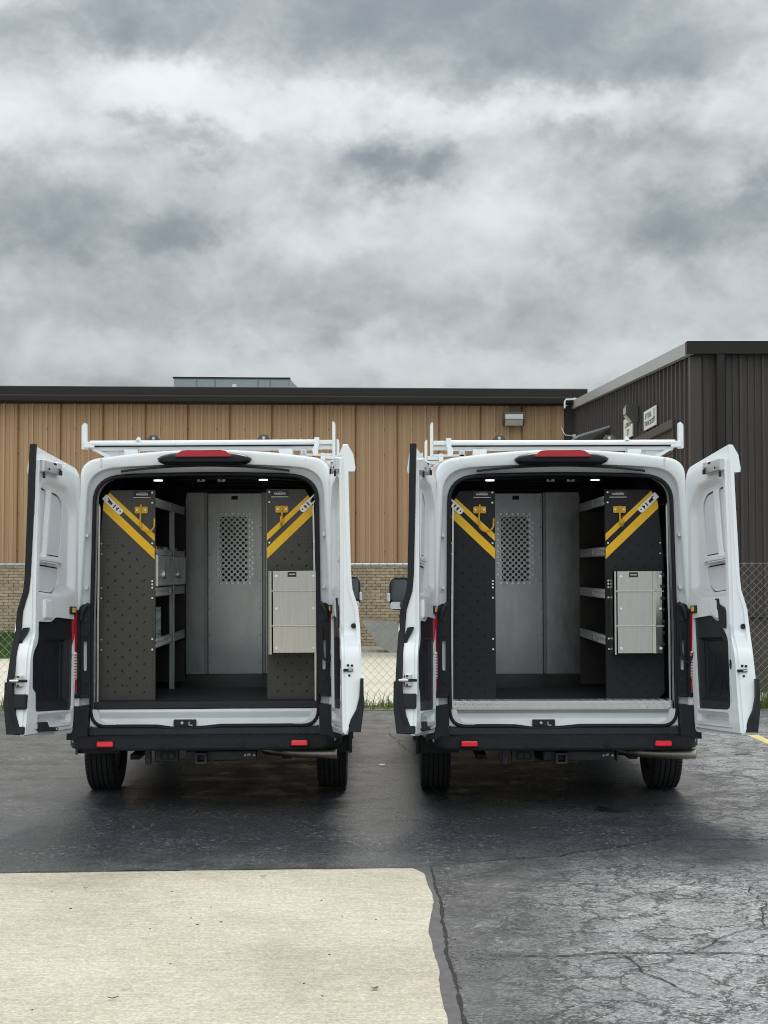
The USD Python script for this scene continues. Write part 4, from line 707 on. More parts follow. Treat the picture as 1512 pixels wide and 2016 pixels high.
def rsq_plate(x0, x1, z0, z1): return G().prism(rsq(x0, x1, z0, z1, .02).difference(rsq(x0 + .012, (x0 + x1) / 2 - .004, z0 + .012, z1 - .012, .012)).difference(rsq((x0 + x1) / 2 + .004, x1 - .012, z0 + .012, z1 - .012, .012)), .030, .039, 'xz')
def cargo_van(name, label, cx, roty, thl, thr, threshold, yaw=0, rm=1.0):
    base = dict(loc=(cx, 10.4, 0), roty=roty, rotz=YAW[cx])
    t = thing(name, label, 'van', **base, group='white cargo vans parked with open rear doors')
    van_body(t)
    obj('door_seal', seal_loop(.012, off(OPEN, .004), .019), 'rubber_seal', t, smooth=True)
    # inner flange of the opening seen as a bright edge down each side
    for sx in (-1, 1): obj('inner_flange', G().prism([(sx * .778, .70), (sx * .766, .70), (sx * .764, 1.3), (sx * .755, 2.12), (sx * .765, 2.15), (sx * .778, 1.3)], .085, .088, 'xz'), 'zinc', t, smooth=False)
    obj('drip_seal', G().add(loft(np.array([[(x, -.040 + lean(2.40), 2.413 - .040 * (x / .6) ** 2 + dz) for x in np.linspace(-.597, .597, 24)] for dz in (-.010, .008)]), False)).add(loft(np.array([[(x, -.040 + lean(2.40) + dy, 2.413 - .040 * (x / .6) ** 2 + .008) for x in np.linspace(-.597, .597, 24)] for dy in (0, .04)]), False)), 'rubber_seal', t, smooth=False)
    for sx in (-1, 1):
        obj('roof_seam', G().box(sx * .716 - .0022, sx * .716 + .0022, -.128, -.06, 2.392, 2.455), 'window_blank', t, smooth=False)
        for zz in (.98, 1.55, 1.92): obj('bump_stop', G().cbox(min(sx * .826, sx * .846), max(sx * .826, sx * .846), lean(zz) - .012, lean(zz) + .05, zz - .012, zz + .012, .003), 'white_jamb', t)
    # high brake light
    pod = []
    for k, (f_, y_, zc, hz) in enumerate(((1.0, .03, 2.457, .040), (1.0, -.06, 2.457, .038), (.95, -.085, 2.456, .030), (.90, -.095, 2.455, .02))):
        o = [(-.33, .0), (-.318, -.6), (-.29, -.95), (.29, -.95), (.318, -.6), (.33, 0), (.30, .5), (.24, .92), (.18, 1.1), (-.18, 1.1), (-.24, .92), (-.30, .5)]; pod.append([(x * f_, y_, zc + z * hz) for x, z in o])
    R = np.array(pod)[:, ::-1]; obj('brake_light_pod', loft(R, True, cap=True), 'trim_plastic', t, smooth=45)
    ln_ = Polygon([(-.205, 2.466), (-.155, 2.507), (-.12, 2.511), (.12, 2.511), (.155, 2.507), (.205, 2.466)])
    obj('brake_light_lens', G().prism(rpoly(list(ln_.exterior.coords)[:-1], .015), -.118, -.02, 'xz'), 'red_lens', t)
    # sill with latch plate
    L1 = lambda y0, z0, y1, z1, a=-.786, b=.786: loft(np.array([[(x, y0, z0) for x in np.linspace(a, b, 12)], [(x, y1, z1) for x in np.linspace(a, b, 12)]]), False)
    g = G().add(L1(-.035, .565, -.02, .634)).add(L1(-.02, .634, -.012, .640)).add(L1(-.012, .640, .06, .672)).add(L1(.06, .672, .065, .69))
    obj('sill', g, 'white_jamb', t, smooth=False)
    for sx in (-1, 1): obj('sill_corner', G().prism(rpoly([(sx * .80, .585), (sx * .62, .585), (sx * .62, .600), (sx * .70, .606), (sx * .735, .64), (sx * .745, .70), (sx * .80, .70)], [0, .01, .01, .03, .05, .02, 0], 5), -.045, -.012, 'xz'), 'white_jamb', t, smooth=False)
    lp = obj('latch_plate', G().cbox(-.218, -.060, -.046, -.02, .575, .627, .004), 'black_plastic', t)
    obj('latch_pin', G().cyl((-.158, -.052, .605), (-.158, -.044, .605), .009, 10).box(-.112, -.107, -.0485, -.044, .588, .612).box(-.107, -.085, -.0485, -.044, .586, .591), 'zinc', lp)
    obj('latch_ring', G().add(mani((m3.Manifold.cylinder(.004, .015, .015, 16) - m3.Manifold.cylinder(.01, .010, .010, 16).translate((0, 0, -.002))).transform(np.array([[1, 0, 0, -.158], [0, 0, -1, -.0455], [0, 1, 0, .605]], float)))), 'steel_dark', lp)
    obj('floor_mat', G().cbox(-.80, .80, .062, 2.80, .692, .742, .006), 'floor_mat', t)
    fm = G()
    for i in range(40): fm.box(-.79, .79, .10 + i * .03, .112 + i * .03, .742, .7445)
    obj('mat_rib', fm, 'floor_mat', t, smooth=False, kind='stuff')
    if threshold:
        th = obj('threshold_plate', G().cbox(-.778, .778, .030, .20, .744, .749, .001).cbox(-.778, .778, .028, .034, .690, .749, .001), 'tread_aluminium', t)
        tg = G()
        for i in range(50):
            for k_ in range(6):
                x, y = -.765 + .031 * i + (.0155 if k_ % 2 else 0), .045 + .028 * k_; an = .75 if (i + k_) % 2 else -.75
                q = mani(m3.Manifold.sphere(1, 8)); q.apply_scale((.0135, .0045, .003)); q.apply_transform(trimesh.transformations.rotation_matrix(an, (0, 0, 1))); q.apply_translation((x, y, .749)); tg.add(q)
            for k_ in range(2):
                q = mani(m3.Manifold.sphere(1, 8)); q.apply_scale((.0125, .0045, .003)); q.apply_transform(trimesh.transformations.rotation_matrix(.8 if (i + k_) % 2 else -.8, (0, 0, 1))); q.apply_transform(trimesh.transformations.rotation_matrix(math.pi / 2, (1, 0, 0))); q.apply_translation((-.765 + .031 * i + .0155 * k_, .028, .706 + .026 * k_)); tg.add(q)
        obj('tread_lozenge', tg, 'tread_aluminium', th, smooth=True, kind='stuff')
    # bumper
    plan = rpoly([(-.952, .42), (-.952, .0), (-.88, -.15), (-.60, -.20), (.60, -.20), (.88, -.15), (.952, .0), (.952, .42)], [.01, .2, .12, .3, .3, .12, .2, .01], 7)
    st = [(.428, -.035), (.436, -.012), (.447, 0.), (.506, .006), (.515, .0), (.521, -.012)]
    bm = m3.Manifold()
    for (z0, b0), (z1, b1) in zip(st[:-1], st[1:]):
        A = [np.array(plan.buffer(b).exterior.coords)[:-1] for b in ((b0 + b1) / 2,)]; bm = bm + m3.CrossSection(A, m3.FillRule.EvenOdd).extrude(z1 - z0 + .0005).translate((0, 0, z0))
    bp_ = obj('rear_bumper', mani(bm), 'bumper_plastic', t, smooth=30)
    obj('bumper_step', G().prism(rpoly([(-.80, -.02), (-.80, -.09), (-.72, -.145), (.72, -.145), (.80, -.09), (.80, -.02)], .03), .50, .528, 'xy').add(loft(np.array([[(x, -.075, .526) for x in (-.80, .80)], [(x, -.05, .574) for x in (-.80, .80)], [(x, -.01, .578) for x in (-.80, .80)]]), False)), 'bumper_plastic', bp_)
    sg = G()
    for i in range(52):
        q = G().cbox(-.020, .020, -.003, .003, 0, .0035, .001).mesh(); q.apply_transform(trimesh.transformations.rotation_matrix(.6 if i % 2 else -.6, (0, 0, 1))); q.apply_translation((-.72 + i * .0282, -.115 + .028 * (i % 2), .528)); sg.add(q)
    obj('step_rib', sg, 'bumper_plastic', bp_, smooth=False, kind='stuff')
    for sx in (-1, 1):
        wing = rpoly([(sx * .800, .50), (sx * .950, .50), (sx * .946, .56), (sx * .930, .735), (sx * .875, .728), (sx * .80, .735), (sx * .81, .60)], [0, .0, .05, .02, .02, .01, .05], 5)
        obj('bumper_corner', G().prism(wing, -.125, .40, 'xz'), 'bumper_plastic', bp_)
        obj('reflector', G().cbox(sx * .668 - .056, sx * .668 + .056, -.214, -.15, .459, .496, .006), 'red_reflector', bp_); obj('reflector_rim', G().cbox(sx * .668 - .064, sx * .668 + .064, -.208, -.15, .452, .503, .006), 'dark_gap', bp_)
        for bx in (.275, .84): obj('parking_sensor', G().cyl((sx * bx, -.212 if bx < .5 else -.155, .470), (sx * bx, -.10, .470), .013, 12), 'trim_plastic', bp_)
    for bx in (-.66, -.32, .12, .40, .70): obj('step_bolt', G().cyl((bx, -.05, .545), (bx, -.055, .552), .006, 8), 'bolt_bright', bp_)
    # corner lamps, hinge cladding, hinges
    for sx in (-1, 1):
        X = lambda a, b: (min(sx * a, sx * b), max(sx * a, sx * b))
        obj('tail_lamp', G().cbox(*X(.885, .944), -.112, .14, .815, 1.395, .016), 'red_lens', t); obj('reversing_lens', G().cbox(*X(.884, .948), -.116, .10, .91, 1.11, .010), 'clear_lens', t)
        lg = G()
        for i in range(9): lg.box(*X(.883, .950), -.1185, .08, .925 + i * .020, .931 + i * .020)
        obj('lens_rib', lg, 'red_lens', t, smooth=False); obj('lamp_bezel', G().cbox(*X(.868, .888), -.085, .10, .80, 1.40, .006).cbox(*X(.87, .94), -.095, .10, .785, .818, .006), 'trim_plastic', t)
        hc = obj('hinge_cladding', G().prism(rpoly([(sx * .800, .795), (sx * .874, .795), (sx * .876, 1.42), (sx * .846, 1.44), (sx * .80, 1.43)], .012, 4).difference(rpoly([(sx * .822, .972), (sx * .8475, .972), (sx * .8475, 1.178), (sx * .822, 1.178)], .008, 4)), -.048, -.012, 'xz'), 'trim_plastic', t)
        obj('paint_window', G().box(*X(.815, .855), -.030, -.02, .96, 1.19), 'window_blank', hc, smooth=False)
        for zz in (.905, 1.23, 1.33): obj('clip', G().cyl((sx * .83, -.058, zz), (sx * .83, -.045, zz), .018, 10), 'black_plastic', hc)
        obj('wiring_boot', G().tube([(sx * .815, -.052, 1.44), (sx * .83, -.075, 1.42), (sx * .852, -.085, 1.38), (sx * .86, -.08, 1.33)], .012, 8).cyl((sx * .812, -.062, 1.432), (sx * .812, -.05, 1.432), .014, 10), 'black_plastic', hc)
        if sx > 0: obj('gas_strut', G().tube([(.822, -.06, 1.26), (.824, -.065, 1.10), (.834, -.07, 1.05), (.87, -.10, 1.02), (.905, -.12, 1.10)], .010, 8), 'black_plastic', hc)
        obj('check_arm', G().cbox(*X(.81, .90), -.060, -.035, .782, .806, .004), 'black_plastic', t)
        # mirrors on the front doors
        w_ = rm if sx > 0 else 1.0
        mo = obj('door_mirror', G().prism(rpoly([(sx * (1.015 if w_ == 1 else .90), 1.285), (sx * 1.17 * w_, 1.285), (sx * 1.20 * w_, 1.33), (sx * 1.205 * w_, 1.54), (sx * 1.17 * w_, 1.595), (sx * (1.015 if w_ == 1 else .90), 1.60)], [.04, .04, .04, .06, .05, .04], 5), 3.86, 3.98, 'xz'), 'trim_plastic', t)
        x0, x1 = (1.03 if w_ == 1 else .92), 1.185 * w_
        obj('mirror_glass', G().prism(rsq(*X(x0, x1), 1.375, 1.58, .03), 3.852, 3.858, 'xz'), 'mirror_glass', mo); obj('mirror_cap', G().prism(rsq(*X(x0, x1 + .008), 1.295, 1.365, .025), 3.848, 3.858, 'xz'), 'white_metal', mo); obj('spotter_glass', G().prism(rsq(*X(x0 + .005, x0 + .07), 1.305, 1.365, .02), 3.844, 3.850, 'xz'), 'mirror_glass', mo)
        obj('indicator', G().cbox(*X(1.195 * w_, 1.222 * w_), 3.85, 3.95, 1.37, 1.45, .004), 'white_metal', mo); obj('mirror_arm', G().cbox(*X(.93, 1.05), 3.88, 3.95, 1.33, 1.40, .01), 'trim_plastic', mo)
        for yy in (1.0, 4.30):
            obj('wheel_arch', G().add(loft(np.array([[(sx * xx, yy + rr * math.cos(q), .36 + rr * math.sin(q)) for q in np.linspace(-.1, math.pi + .1, 24)] for xx, rr in ((.70, .41), (.99, .41), (1.018, .405), (1.022, .445), (1.0, .46))]), False)), 'chassis_black', t, smooth=30)
            wheel(t, sx * .868, yy, sx)
    # chassis bits under the bumper
    hb = obj('tow_bar', G().cbox(-.135, .36, -.02, .06, .338, .405, .006).cbox(-.36, -.195, .04, .10, .322, .405, .006), 'steel_dark', t)
    rc = m3.CrossSection([np.array([(-.06, .326), (.018, .326), (.018, .400), (-.06, .400)]), np.array([(-.047, .339), (.005, .339), (.005, .388), (-.047, .388)])], m3.FillRule.EvenOdd).extrude(.20).transform(np.array([[1, 0, 0, 0], [0, 0, 1, -.10], [0, 1, 0, 0]], float))
    obj('hitch_receiver', mani(rc), 'steel_dark', hb); obj('receiver_bore', G().box(-.047, .005, .0, .02, .339, .388), 'dark_gap', hb)
    obj('socket_plate', rsq_plate(-.325, -.215, .335, .395), 'chassis_black', hb); obj('hanger', G().cbox(-.425, -.385, .0, .06, .31, .42, .004), 'steel_dark', hb); obj('hanger', G().cbox(.372, .380, -.03, .06, .33, .42, .002), 'steel_dark', hb)
    obj('safety_chain_loop', G().tube([(-.10 + .04 * math.cos(q), -.02, .335 + .014 * math.sin(q)) for q in np.linspace(0, math.pi, 10)], .004, 6).tube([(.06 + .05 * math.cos(q), -.02, .342 - .012 * math.sin(q)) for q in np.linspace(0, math.pi, 10)], .004, 6), 'steel_dark', hb)
    wl = obj('warning_label', G().box(.265, .355, -.0235, -.0205, .365, .395), 'label_black', hb, smooth=False)
    obj('warning_icon', G().prism([(.270, .368), (.290, .368), (.280, .386)], -.0250, -.0236, 'xz').box(.296, .303, -.025, -.0236, .37, .384).box(.306, .316, -.025, -.0236, .37, .386).box(.335, .351, -.025, -.0236, .362 + .005, .380), 'label_ink', hb, smooth=False)
    ep = []
    for k, x in enumerate(np.linspace(.40, .925, 8)): ep.append((x, -.02 + .25 * (1 - k / 7) ** 2.2, .383))
    pipe = G().tube(ep, .036, 16); obj('exhaust_pipe', pipe, 'exhaust_steel', t, smooth=True); obj('exhaust_bore', G().cyl((.905, -.0203, .383), (.9262, -.02, .383), .031, 14), 'dark_gap', t)
    obj('axle', G().cyl((-.75, 1.0, .352), (.75, 1.0, .352), .05, 12).add(trimesh.Trimesh(*(lambda q: (q.vertices + np.array([0, 1.0, .352]), q.faces))(trimesh.creation.icosphere(2, .15)))), 'chassis_black', t)
    for sx in (-1, 1): obj('leaf_spring', G().cbox(sx * .55 - .035, sx * .55 + .035, .35, 1.65, .30, .34, .004).cyl((sx * .62, 1.02, .36), (sx * .60, 1.3, .55), .03, 10), 'chassis_black', t)
    obj('spare_wheel', G().cyl((0, 1.62, .36), (0, 1.62, .46), .33, 28), 'chassis_black', t)
    # cargo lamps
    for lx in (-.445, .355): obj('cargo_lamp', G().cyl((lx, .8, 2.350), (lx, .8, 2.360), .034, 20), 'lamp_lit', t); obj('lamp_base', G().cyl((lx, .8, 2.361), (lx, .8, 2.45), .045, 20), 'headliner', t)
    for lx in (-.12, .035) if cx < 0 else (.015, .17): obj('roof_clip', G().box(lx - .028, lx - .012, .798, .83, 2.346, 2.362).box(lx + .010, lx + .03, .798, .83, 2.346, 2.362).box(lx - .012, lx + .01, .798, .83, 2.346, 2.351), 'bolt_bright', t, smooth=False)
    # doors
    door_parts(t, -1, thl, True); door_parts(t, 1, thr, False)
    return t

CL, CR = -1.251, 1.258
RL, RR_ = -.35, -.15
YAW = {CL: .6, CR: 0.}
cargo_van('cargo_van', 'white cargo van with both rear doors open, left of the two, plain black sill', CL, RL, 13.1, 7.2, False, rm=.89)
cargo_van('cargo_van', 'white cargo van with both rear doors open, right of the two, diamond plate aluminium sill', CR, RR_, 12.0, 11.5, True)

# ------------------------------------------------------------------ cargo fittings
FZ = .745
def fit(name, label, cat, cx, roty, group=None): return thing(name, label, cat, (cx, 10.4, 0), YAW[cx], roty, group)
def partition(cx, roty, x0, d0, d1, x1, label):
    t = fit('partition', label, 'partition', cx, roty); y = 2.8; zt_ = 2.365
    hx0, hx1 = -.238, .128; P = sbox(d0, FZ, d1, zt_ - .01); holes = []; px_, pz = .0515, .0258
    cxm = (d0 + d1) / 2 - .003; n = 0
    for r_ in range(25):
        z = 2.172 - r_ * pz; odd = r_ % 2; m = 6 if not odd else 5
        if r_ in (0, 24): m = 5; xs = [cxm + (i - 2) * px_ for i in range(5)]
        else: xs = [cxm + (i - (2.5 if not odd else 2)) * px_ + 0 for i in range(6 if not odd else 5)] + ([cxm + 3 * px_, cxm - 3 * px_] if (odd and 1 < r_ < 23) else [])
        if r_ in (0, 24): xs = [cxm + (i - 2) * px_ for i in range(5)] if r_ % 2 == 0 and False else [cxm + (i - 1.5) * px_ for i in range(4)] + [cxm + 2.5 * px_ - 0, cxm - 2.5 * px_]
        for xx in xs:
            if abs(xx - cxm) < .163: holes.append(Point(xx, z).buffer(.0132, 4))
    door = P.difference(shapely.union_all(holes))
    dn = obj('door_panel', G().prism(door, y - .004, y, 'xz'), 'partition_grey', t, smooth=False)
    # raised frame behind the perforation, with a dark tinted pane added to darken the view
    win = rpoly([(cxm - .125, 1.565), (cxm + .118, 1.565), (cxm + .120, 2.15), (cxm - .135, 2.15)], .04, 4)
    obj('window_frame', G().prism(sbox(cxm - .19, 1.50, cxm + .19, 2.20).difference(win), y + .03, y + .036, 'xz'), 'tread_aluminium', dn, smooth=False)
    obj('window_pane', G().prism(sbox(cxm - .17, 1.52, cxm + .17, 2.18), y + .040, y + .044, 'xz'), 'tinted_pane', dn, smooth=False)
    obj('label_plate', G().box(cxm - .030, cxm + .030, y - .0075, y - .004, 2.300, 2.335), 'label_black', dn, smooth=False)
    if d1 < x1: obj('wing_panel', G().prism([(d1 + .035, FZ), (x1, FZ), (x1, 2.295), (x1 - .01, zt_), (d1 + .035, zt_)], y - .006, y - .002, 'xz').box(x1 - .004, x1, y - .006, y + .10, FZ, 2.29), 'partition_grey', t, smooth=False)
    if x0 < d0: obj('wing_panel', G().prism([(x0, FZ), (d0 - .035, FZ), (d0 - .035, zt_), (x0 + .01, zt_), (x0, 2.30)], y - .006, y - .002, 'xz').box(x0, x0 + .004, y - .006, y + .10, FZ, 2.29), 'partition_grey', t, smooth=False)
    for a, b in ((d0 - .034, d0 - .004), (d1 + .004, d1 + .034)): obj('seam_trim', G().cbox(a, b, y - .018, y - .001, FZ, zt_, .003), 'partition_trim', t, smooth=False)
    obj('top_trim', G().cbox(x0, x1, y - .014, y, zt_ + .002, zt_ + .03, .003), 'shelf_dark', t, smooth=False)
    g = G()
    for z in np.arange(.85, 2.3, .24):
        for x in (d0 + .012, d1 - .012): g.disc(x, y - .004, z, .005, .003, 8)
    obj('rivets', g, 'steel_dark', t, smooth=False, kind='stuff')
    obj('backing_bulkhead', G().prism(sbox(-.90, .66, .90, 2.47).difference(sbox(cxm - .165, 1.53, cxm + .165, 2.17)), y + .05, y + .06, 'xz'), 'headliner', t, smooth=False)

def prism_top(t, name, poly, y0, y1, mat, **k): return obj(name, G().prism(poly, y0, y1, 'xz'), mat, t, smooth=False, **k)
def end_panel(t, xi, xo, zt_, s, cut, hook_open, hx, brk, pm_='shelf_panel'):
    """perforated tread-plate end panel of a shelf unit: xi is its aisle edge, xo its wall edge, s = +1 when the wall is at +x"""
    y = .20; W_ = abs(xo - xi); pt = lambda u, z: (xi + s * u, z)            # u from the aisle edge towards the wall
    pan = Polygon([pt(0, FZ), pt(W_ - cut, FZ), pt(W_, FZ + cut), pt(W_, 1.75), pt(W_ - .035, 2.16), pt(W_ - .085, zt_), pt(0, zt_)])
    p = obj('end_panel', G().prism(pan, y, y + .004, 'xz').prism(LineString([pt(0, FZ), pt(0, zt_)]).buffer(.0015, cap_style='flat'), y + .004, y + .04, 'xz'), pm_, t, smooth=False)
    g = G()
    iu = 0
    for i, u in enumerate(np.arange(.075, W_ - .02, .052)):
        for k_ in range(20):
            z = .80 + .1 * k_ + (.05 if i % 2 else 0)
            lim = 1.72 - .0 + (u - .0) * .95
            if z > min(1.86, lim - .05) or z > 1.90: continue
            q = m3.Manifold.hull_points(np.array([(a * .0145, 0, 0) for a in (-1, 1)] + [(b * .006, 0, c * .0035) for b in (-1, 1) for c in (-1, 1)] + [(b * .005, -.002, c * .0018) for b in (-1, 1) for c in (-1, 1)]))
            q = mani(q); q.apply_transform(trimesh.transformations.rotation_matrix((-.85 if (i % 2) else .85) * -1, (0, 1, 0))); x_, z_ = pt(u, z); q.apply_translation((x_, y, z_)); g.add(q)
    obj('tread_pattern', g, 'tread_emboss', p, smooth=False, kind='stuff')
    h = G()
    for z in np.arange(.80, 1.72, .0255): x_, z_ = pt(.018, z); h.disc(x_, y, z_, .0035, .0012, 6)
    for z in np.arange(1.94, 2.22, .0255): x_, z_ = pt(.018, z); h.disc(x_, y, z_, .0035, .0012, 6)
    for i in range(5):
        for k_ in range(6): x_, z_ = pt(W_ - .035 - .026 * i, 1.96 - .026 * k_ ); (h.disc(x_, y, z_, .0035, .0012, 6) if z_ < 1.80 + .95 * abs(x_ - xi) - .10 else None)
        for k_ in range(5): x_, z_ = pt(W_ - .035 - .026 * i, 1.52 - .026 * k_); h.disc(x_, y, z_, .0035, .0012, 6)
    for u in (.06, W_ - .05, W_ / 2): x_, z_ = pt(u, .845); h.disc(x_, y, z_, .005, .0012, 6)
    obj('hole_row', h, 'dark_gap', p, smooth=False, kind='stuff')
    for z in (2.231, 2.158, 1.866, 1.595, 1.572, 1.548, 1.474, 1.180, 1.105):
        x_, z_ = pt(.018, z); obj('bolt', G().disc(x_, y, z_, .0068, .005, 10), 'bolt_bright', p)
    for z in (1.866, 1.79, 1.547, 1.474, 1.177, 1.104): x_, z_ = pt(W_ - .022, z); obj('bolt', G().disc(x_, y, z_, .0062, .005, 10), 'zinc', p)
    # the two yellow stripes run from the aisle edge up to the wall side
    inner = pan.buffer(-.001)
    up = Polygon([pt(0, 1.930), pt(0, 1.880), pt(.45, 2.305), pt(.45, 2.350)]).intersection(inner); lo = Polygon([pt(0, 1.828), pt(0, 1.750), pt(.45, 2.180), pt(.45, 2.260)]).intersection(inner)
    for st in (up, lo): obj('yellow_stripe', G().prism(st, y - .0025, y - .0003, 'xz'), 'yellow_paint', t, smooth=False)
    x_, z_ = pt(.018, 1.79); obj('stripe_bolt', G().disc(x_, y - .0025, z_, .006, .004, 8), 'yellow_paint', p)
    # slotted mounting bracket lying between the stripes
    du, dz = 1 / math.hypot(1, .945), .945 / math.hypot(1, .945); c0 = np.array([brk, 1.862 + .945 * brk]); D_ = np.array([du, dz]); N_ = np.array([-dz, du])
    loc = lambda a, b: tuple(c0 + D_ * a + N_ * b)
    Lb = .175; pl = rpoly([loc(0, -.023), loc(Lb, -.023), loc(Lb, .023), loc(0, .023)], [.02, .002, .002, .02], 5)
    for a in (.052, .022): pl = pl.difference(rpoly([loc(a + .016, -.016), loc(a + .026, -.016), loc(a + .026, .016), loc(a + .016, .016)], .004, 3))
    pl = pl.difference(rpoly([loc(.095, -.012), loc(.135, -.012), loc(.135, .006), loc(.150, .006), loc(.150, .016), loc(.095, .006)], .004, 3))
    for a in (.018, .050): pl = pl.difference(Point(loc(a, 0)).buffer(.006, 4))
    pl = shapely.transform(pl, lambda q: np.c_[xi + s * q[:, 0], q[:, 1]]).intersection(sbox(-.80, .7, .80, 2.3))
    obj('mounting_bracket', G().prism(pl, y - .008, y - .005, 'xz'), 'bolt_bright', t, smooth=False)
    # name plate
    x0, z0 = pt(.10, 2.196); x1, _ = pt(.222 if hook_open else .225, 0); a, b = min(x0, x1), max(x0, x1)
    a, b = (xi + s * .03, xi + s * .155); a, b = min(a, b), max(a, b)
    if s < 0: pass
    np_ = obj('name_plate', G().cbox(a, b, y - .004, y, 2.193, 2.243, .001), 'label_black', p, smooth=False)
    obj('plate_line', G().box(a, b, y - .0055, y - .004, 2.1935, 2.1975), 'label_ink', p, smooth=False)
    tm = meshkit.text_mesh('RANGER', .013, .0008, bold=True); w = tm.bounds[1, 0] - tm.bounds[0, 0]; tm.apply_scale((.082 / w, 1, 1)); tm = xz(tm, 0); tm.apply_translation(((a + b) / 2 - .041, y - .0042, 2.212)); obj('lettering', tm, 'label_ink', p, smooth=False)
    obj('plate_arc', G().tube([((a + b) / 2 + .03 * math.cos(q) + .004, y - .0045, 2.224 + .008 * math.sin(q)) for q in np.linspace(.3, 2.6, 8)], .0008, 4), 'label_ink', p)
    # hanging hook
    X_ = lambda u: xi + s * u
    k = obj('hook_plate', G().cbox(X_(hx) - .046, X_(hx) + .046, y - .012, y - .006, 2.082, 2.130, .006), 'hook_paint', t)
    for q in (-.030, .030): obj('hook_bolt', G().disc(X_(hx) + q, y - .012, 2.107, .007, .004, 10), 'bolt_bright', k)
    if hook_open: pts = [(X_(hx) + .0, y - .016, 2.146), (X_(hx) - .004, y - .018, 2.07), (X_(hx) - .006, y - .020, 2.01)] + [(X_(hx) - s * (.046 - .052 * math.cos(q)) , y - .022 - .01 * (q / 3), 2.002 - .052 * math.sin(q)) for q in np.linspace(.15, 2.9, 12)] + [(X_(hx) - s * .098, y - .036, 2.045)]
    else: pts = [(X_(hx), y - .016, 2.132), (X_(hx) + .001, y - .02, 2.04)] + [(X_(hx) + .002, y - .02 - .075 * (1 - math.cos(q)) / 1, 2.02 - .035 * math.sin(q)) for q in np.linspace(.1, 3.0, 10)] + [(X_(hx) + .003, y - .172, 2.05)]
    obj('hook', G().tube(pts, .0065, 8), 'hook_paint', k, smooth=True)
    return p

def shelves(t, xi, xw, s, y0, y1, levels, upright=None, y_end=None):
    X = lambda a, b: (min(a, b), max(a, b))
    for z in levels:
        sh = obj('shelf', G().box(*X(xi + s * .004, xw), y0, y1, z - .004, z - .001), 'shelf_dark', t, smooth=False)
        a = xi + s * .002
        obj('shelf_lip', G().box(*X(a, a + s * .004), y0, y1, z - .004, z + .062).box(*X(a - s * .006, a), y0 + .03, y1 - .05, z + .042, z + .058).box(*X(a - s * .006, a), y0 + .03, y1 - .05, z + .004, z + .016).box(*X(a - s * .003, a + s * .02), y0, y1, z + .059, z + .062), 'shelf_aluminium', sh, smooth=False)
        obj('lip_clip', G().cbox(*X(a - s * .010, a), (y0 + y1) / 2 - .07, (y0 + y1) / 2 - .03, z, z + .05, .003), 'zinc', sh, smooth=False)
    obj('back_panel', G().box(*X(xw, xw + s * .006), y0, y1, FZ, 2.20), 'shelf_dark', t, smooth=False)
    obj('far_panel', G().box(*X(xi, xw), y1, y1 + .004, FZ, 2.22), 'shelf_panel', t, smooth=False)
    if upright:
        u = G(); a = xi - s * .008
        hs = [Point(upright, z).buffer(.0055, 3) for z in np.arange(FZ + .05, 2.1, .0265)]
        pl = sbox(upright - .03, FZ, upright + .03, 2.14).difference(shapely.union_all(hs)); m = G().prism(pl, *X(a - s * .004, a), 'yz')
        obj('upright', m.box(*X(a, xi + s * .03), upright + .026, upright + .03, FZ, 2.14), 'partition_trim', t, smooth=False)

def pocket(cx, roty, x0, x1, label, clips=False):
    t = fit('aluminium_pocket', label, 'wall pocket', cx, roty); y = .06; z0, z1 = 1.082, 1.662; f = .024
    fold = .245 if clips else None
    secs = ((1.525, z1), (1.278, 1.515), (1.082, 1.268)) 
    g = G().box(x0, x0 + .012, y, .198, 1.072, z1).box(x0, x0 + f, y, y + .003, 1.072, z1)
    obj('side_frame', g, 'aluminium', t, smooth=False)
    xe = x1 - (.075 if clips else 0)
    for a, b in secs:
        fp = obj('front_panel', G().cbox(x0 + f + .010, xe, y + .004, y + .008, a, b, .001), 'aluminium', t, smooth=False)
        if clips: obj('return_fold', loft(np.array([[(xe + .001, y + .004, z), (xe + .022, y - .006, z), (x1 - .006, y + .006, z), (x1, y + .05, z)] for z in (a, b)]), False), 'aluminium', fp, smooth=False)
        for rx in (x0 + f + .035, x1 - .018): obj('rivet', G().disc(rx, y + .003 if rx < xe else y - .001, (b - .035) if b > 1.6 else (a + .035 if a < 1.1 else (a + b) / 2), .010, .004, 12), 'bolt_bright', fp)
    for z in (1.520, 1.273): obj('divider_bar', G().cbox(x0 + f, x1 + (.006 if clips else 0), y - .004, y + .010, z - .005, z + .005, .002), 'aluminium', t)
    obj('pocket_back', G().box(x0 + .013, x1, .16, .197, z0, z1 - .01).box(x0 + .013, x1, y + .01, .16, z0, z0 + .003), 'shelf_dark', t, smooth=False)
    lb = obj('label_plate', G().cbox((x0 + x1) / 2 - .031, (x0 + x1) / 2 + .031, y, y + .004, 1.620, 1.655, .001) if not clips else G().cbox(x0 + .118, x0 + .180, y, y + .004, 1.620, 1.655, .001), 'label_black', t, smooth=False)
    tm = meshkit.text_mesh('RANGER', .009, .0006, bold=True); w = tm.bounds[1, 0] - tm.bounds[0, 0]; tm.apply_scale((.044 / w, 1, 1)); tm = xz(tm, 0); tm.apply_translation(((x0 + x1) / 2 - .022 if not clips else x0 + .127, y - .0003, 1.633)); obj('lettering', tm, 'label_ink', lb, smooth=False)
    if clips:
        for z in (1.635, 1.555, 1.470, 1.390, 1.305, 1.225, 1.145): obj('clip', G().cbox(x1 - .010, x1 + .010, y - .012, y + .02, z - .012, z + .012, .003), 'black_plastic', t)

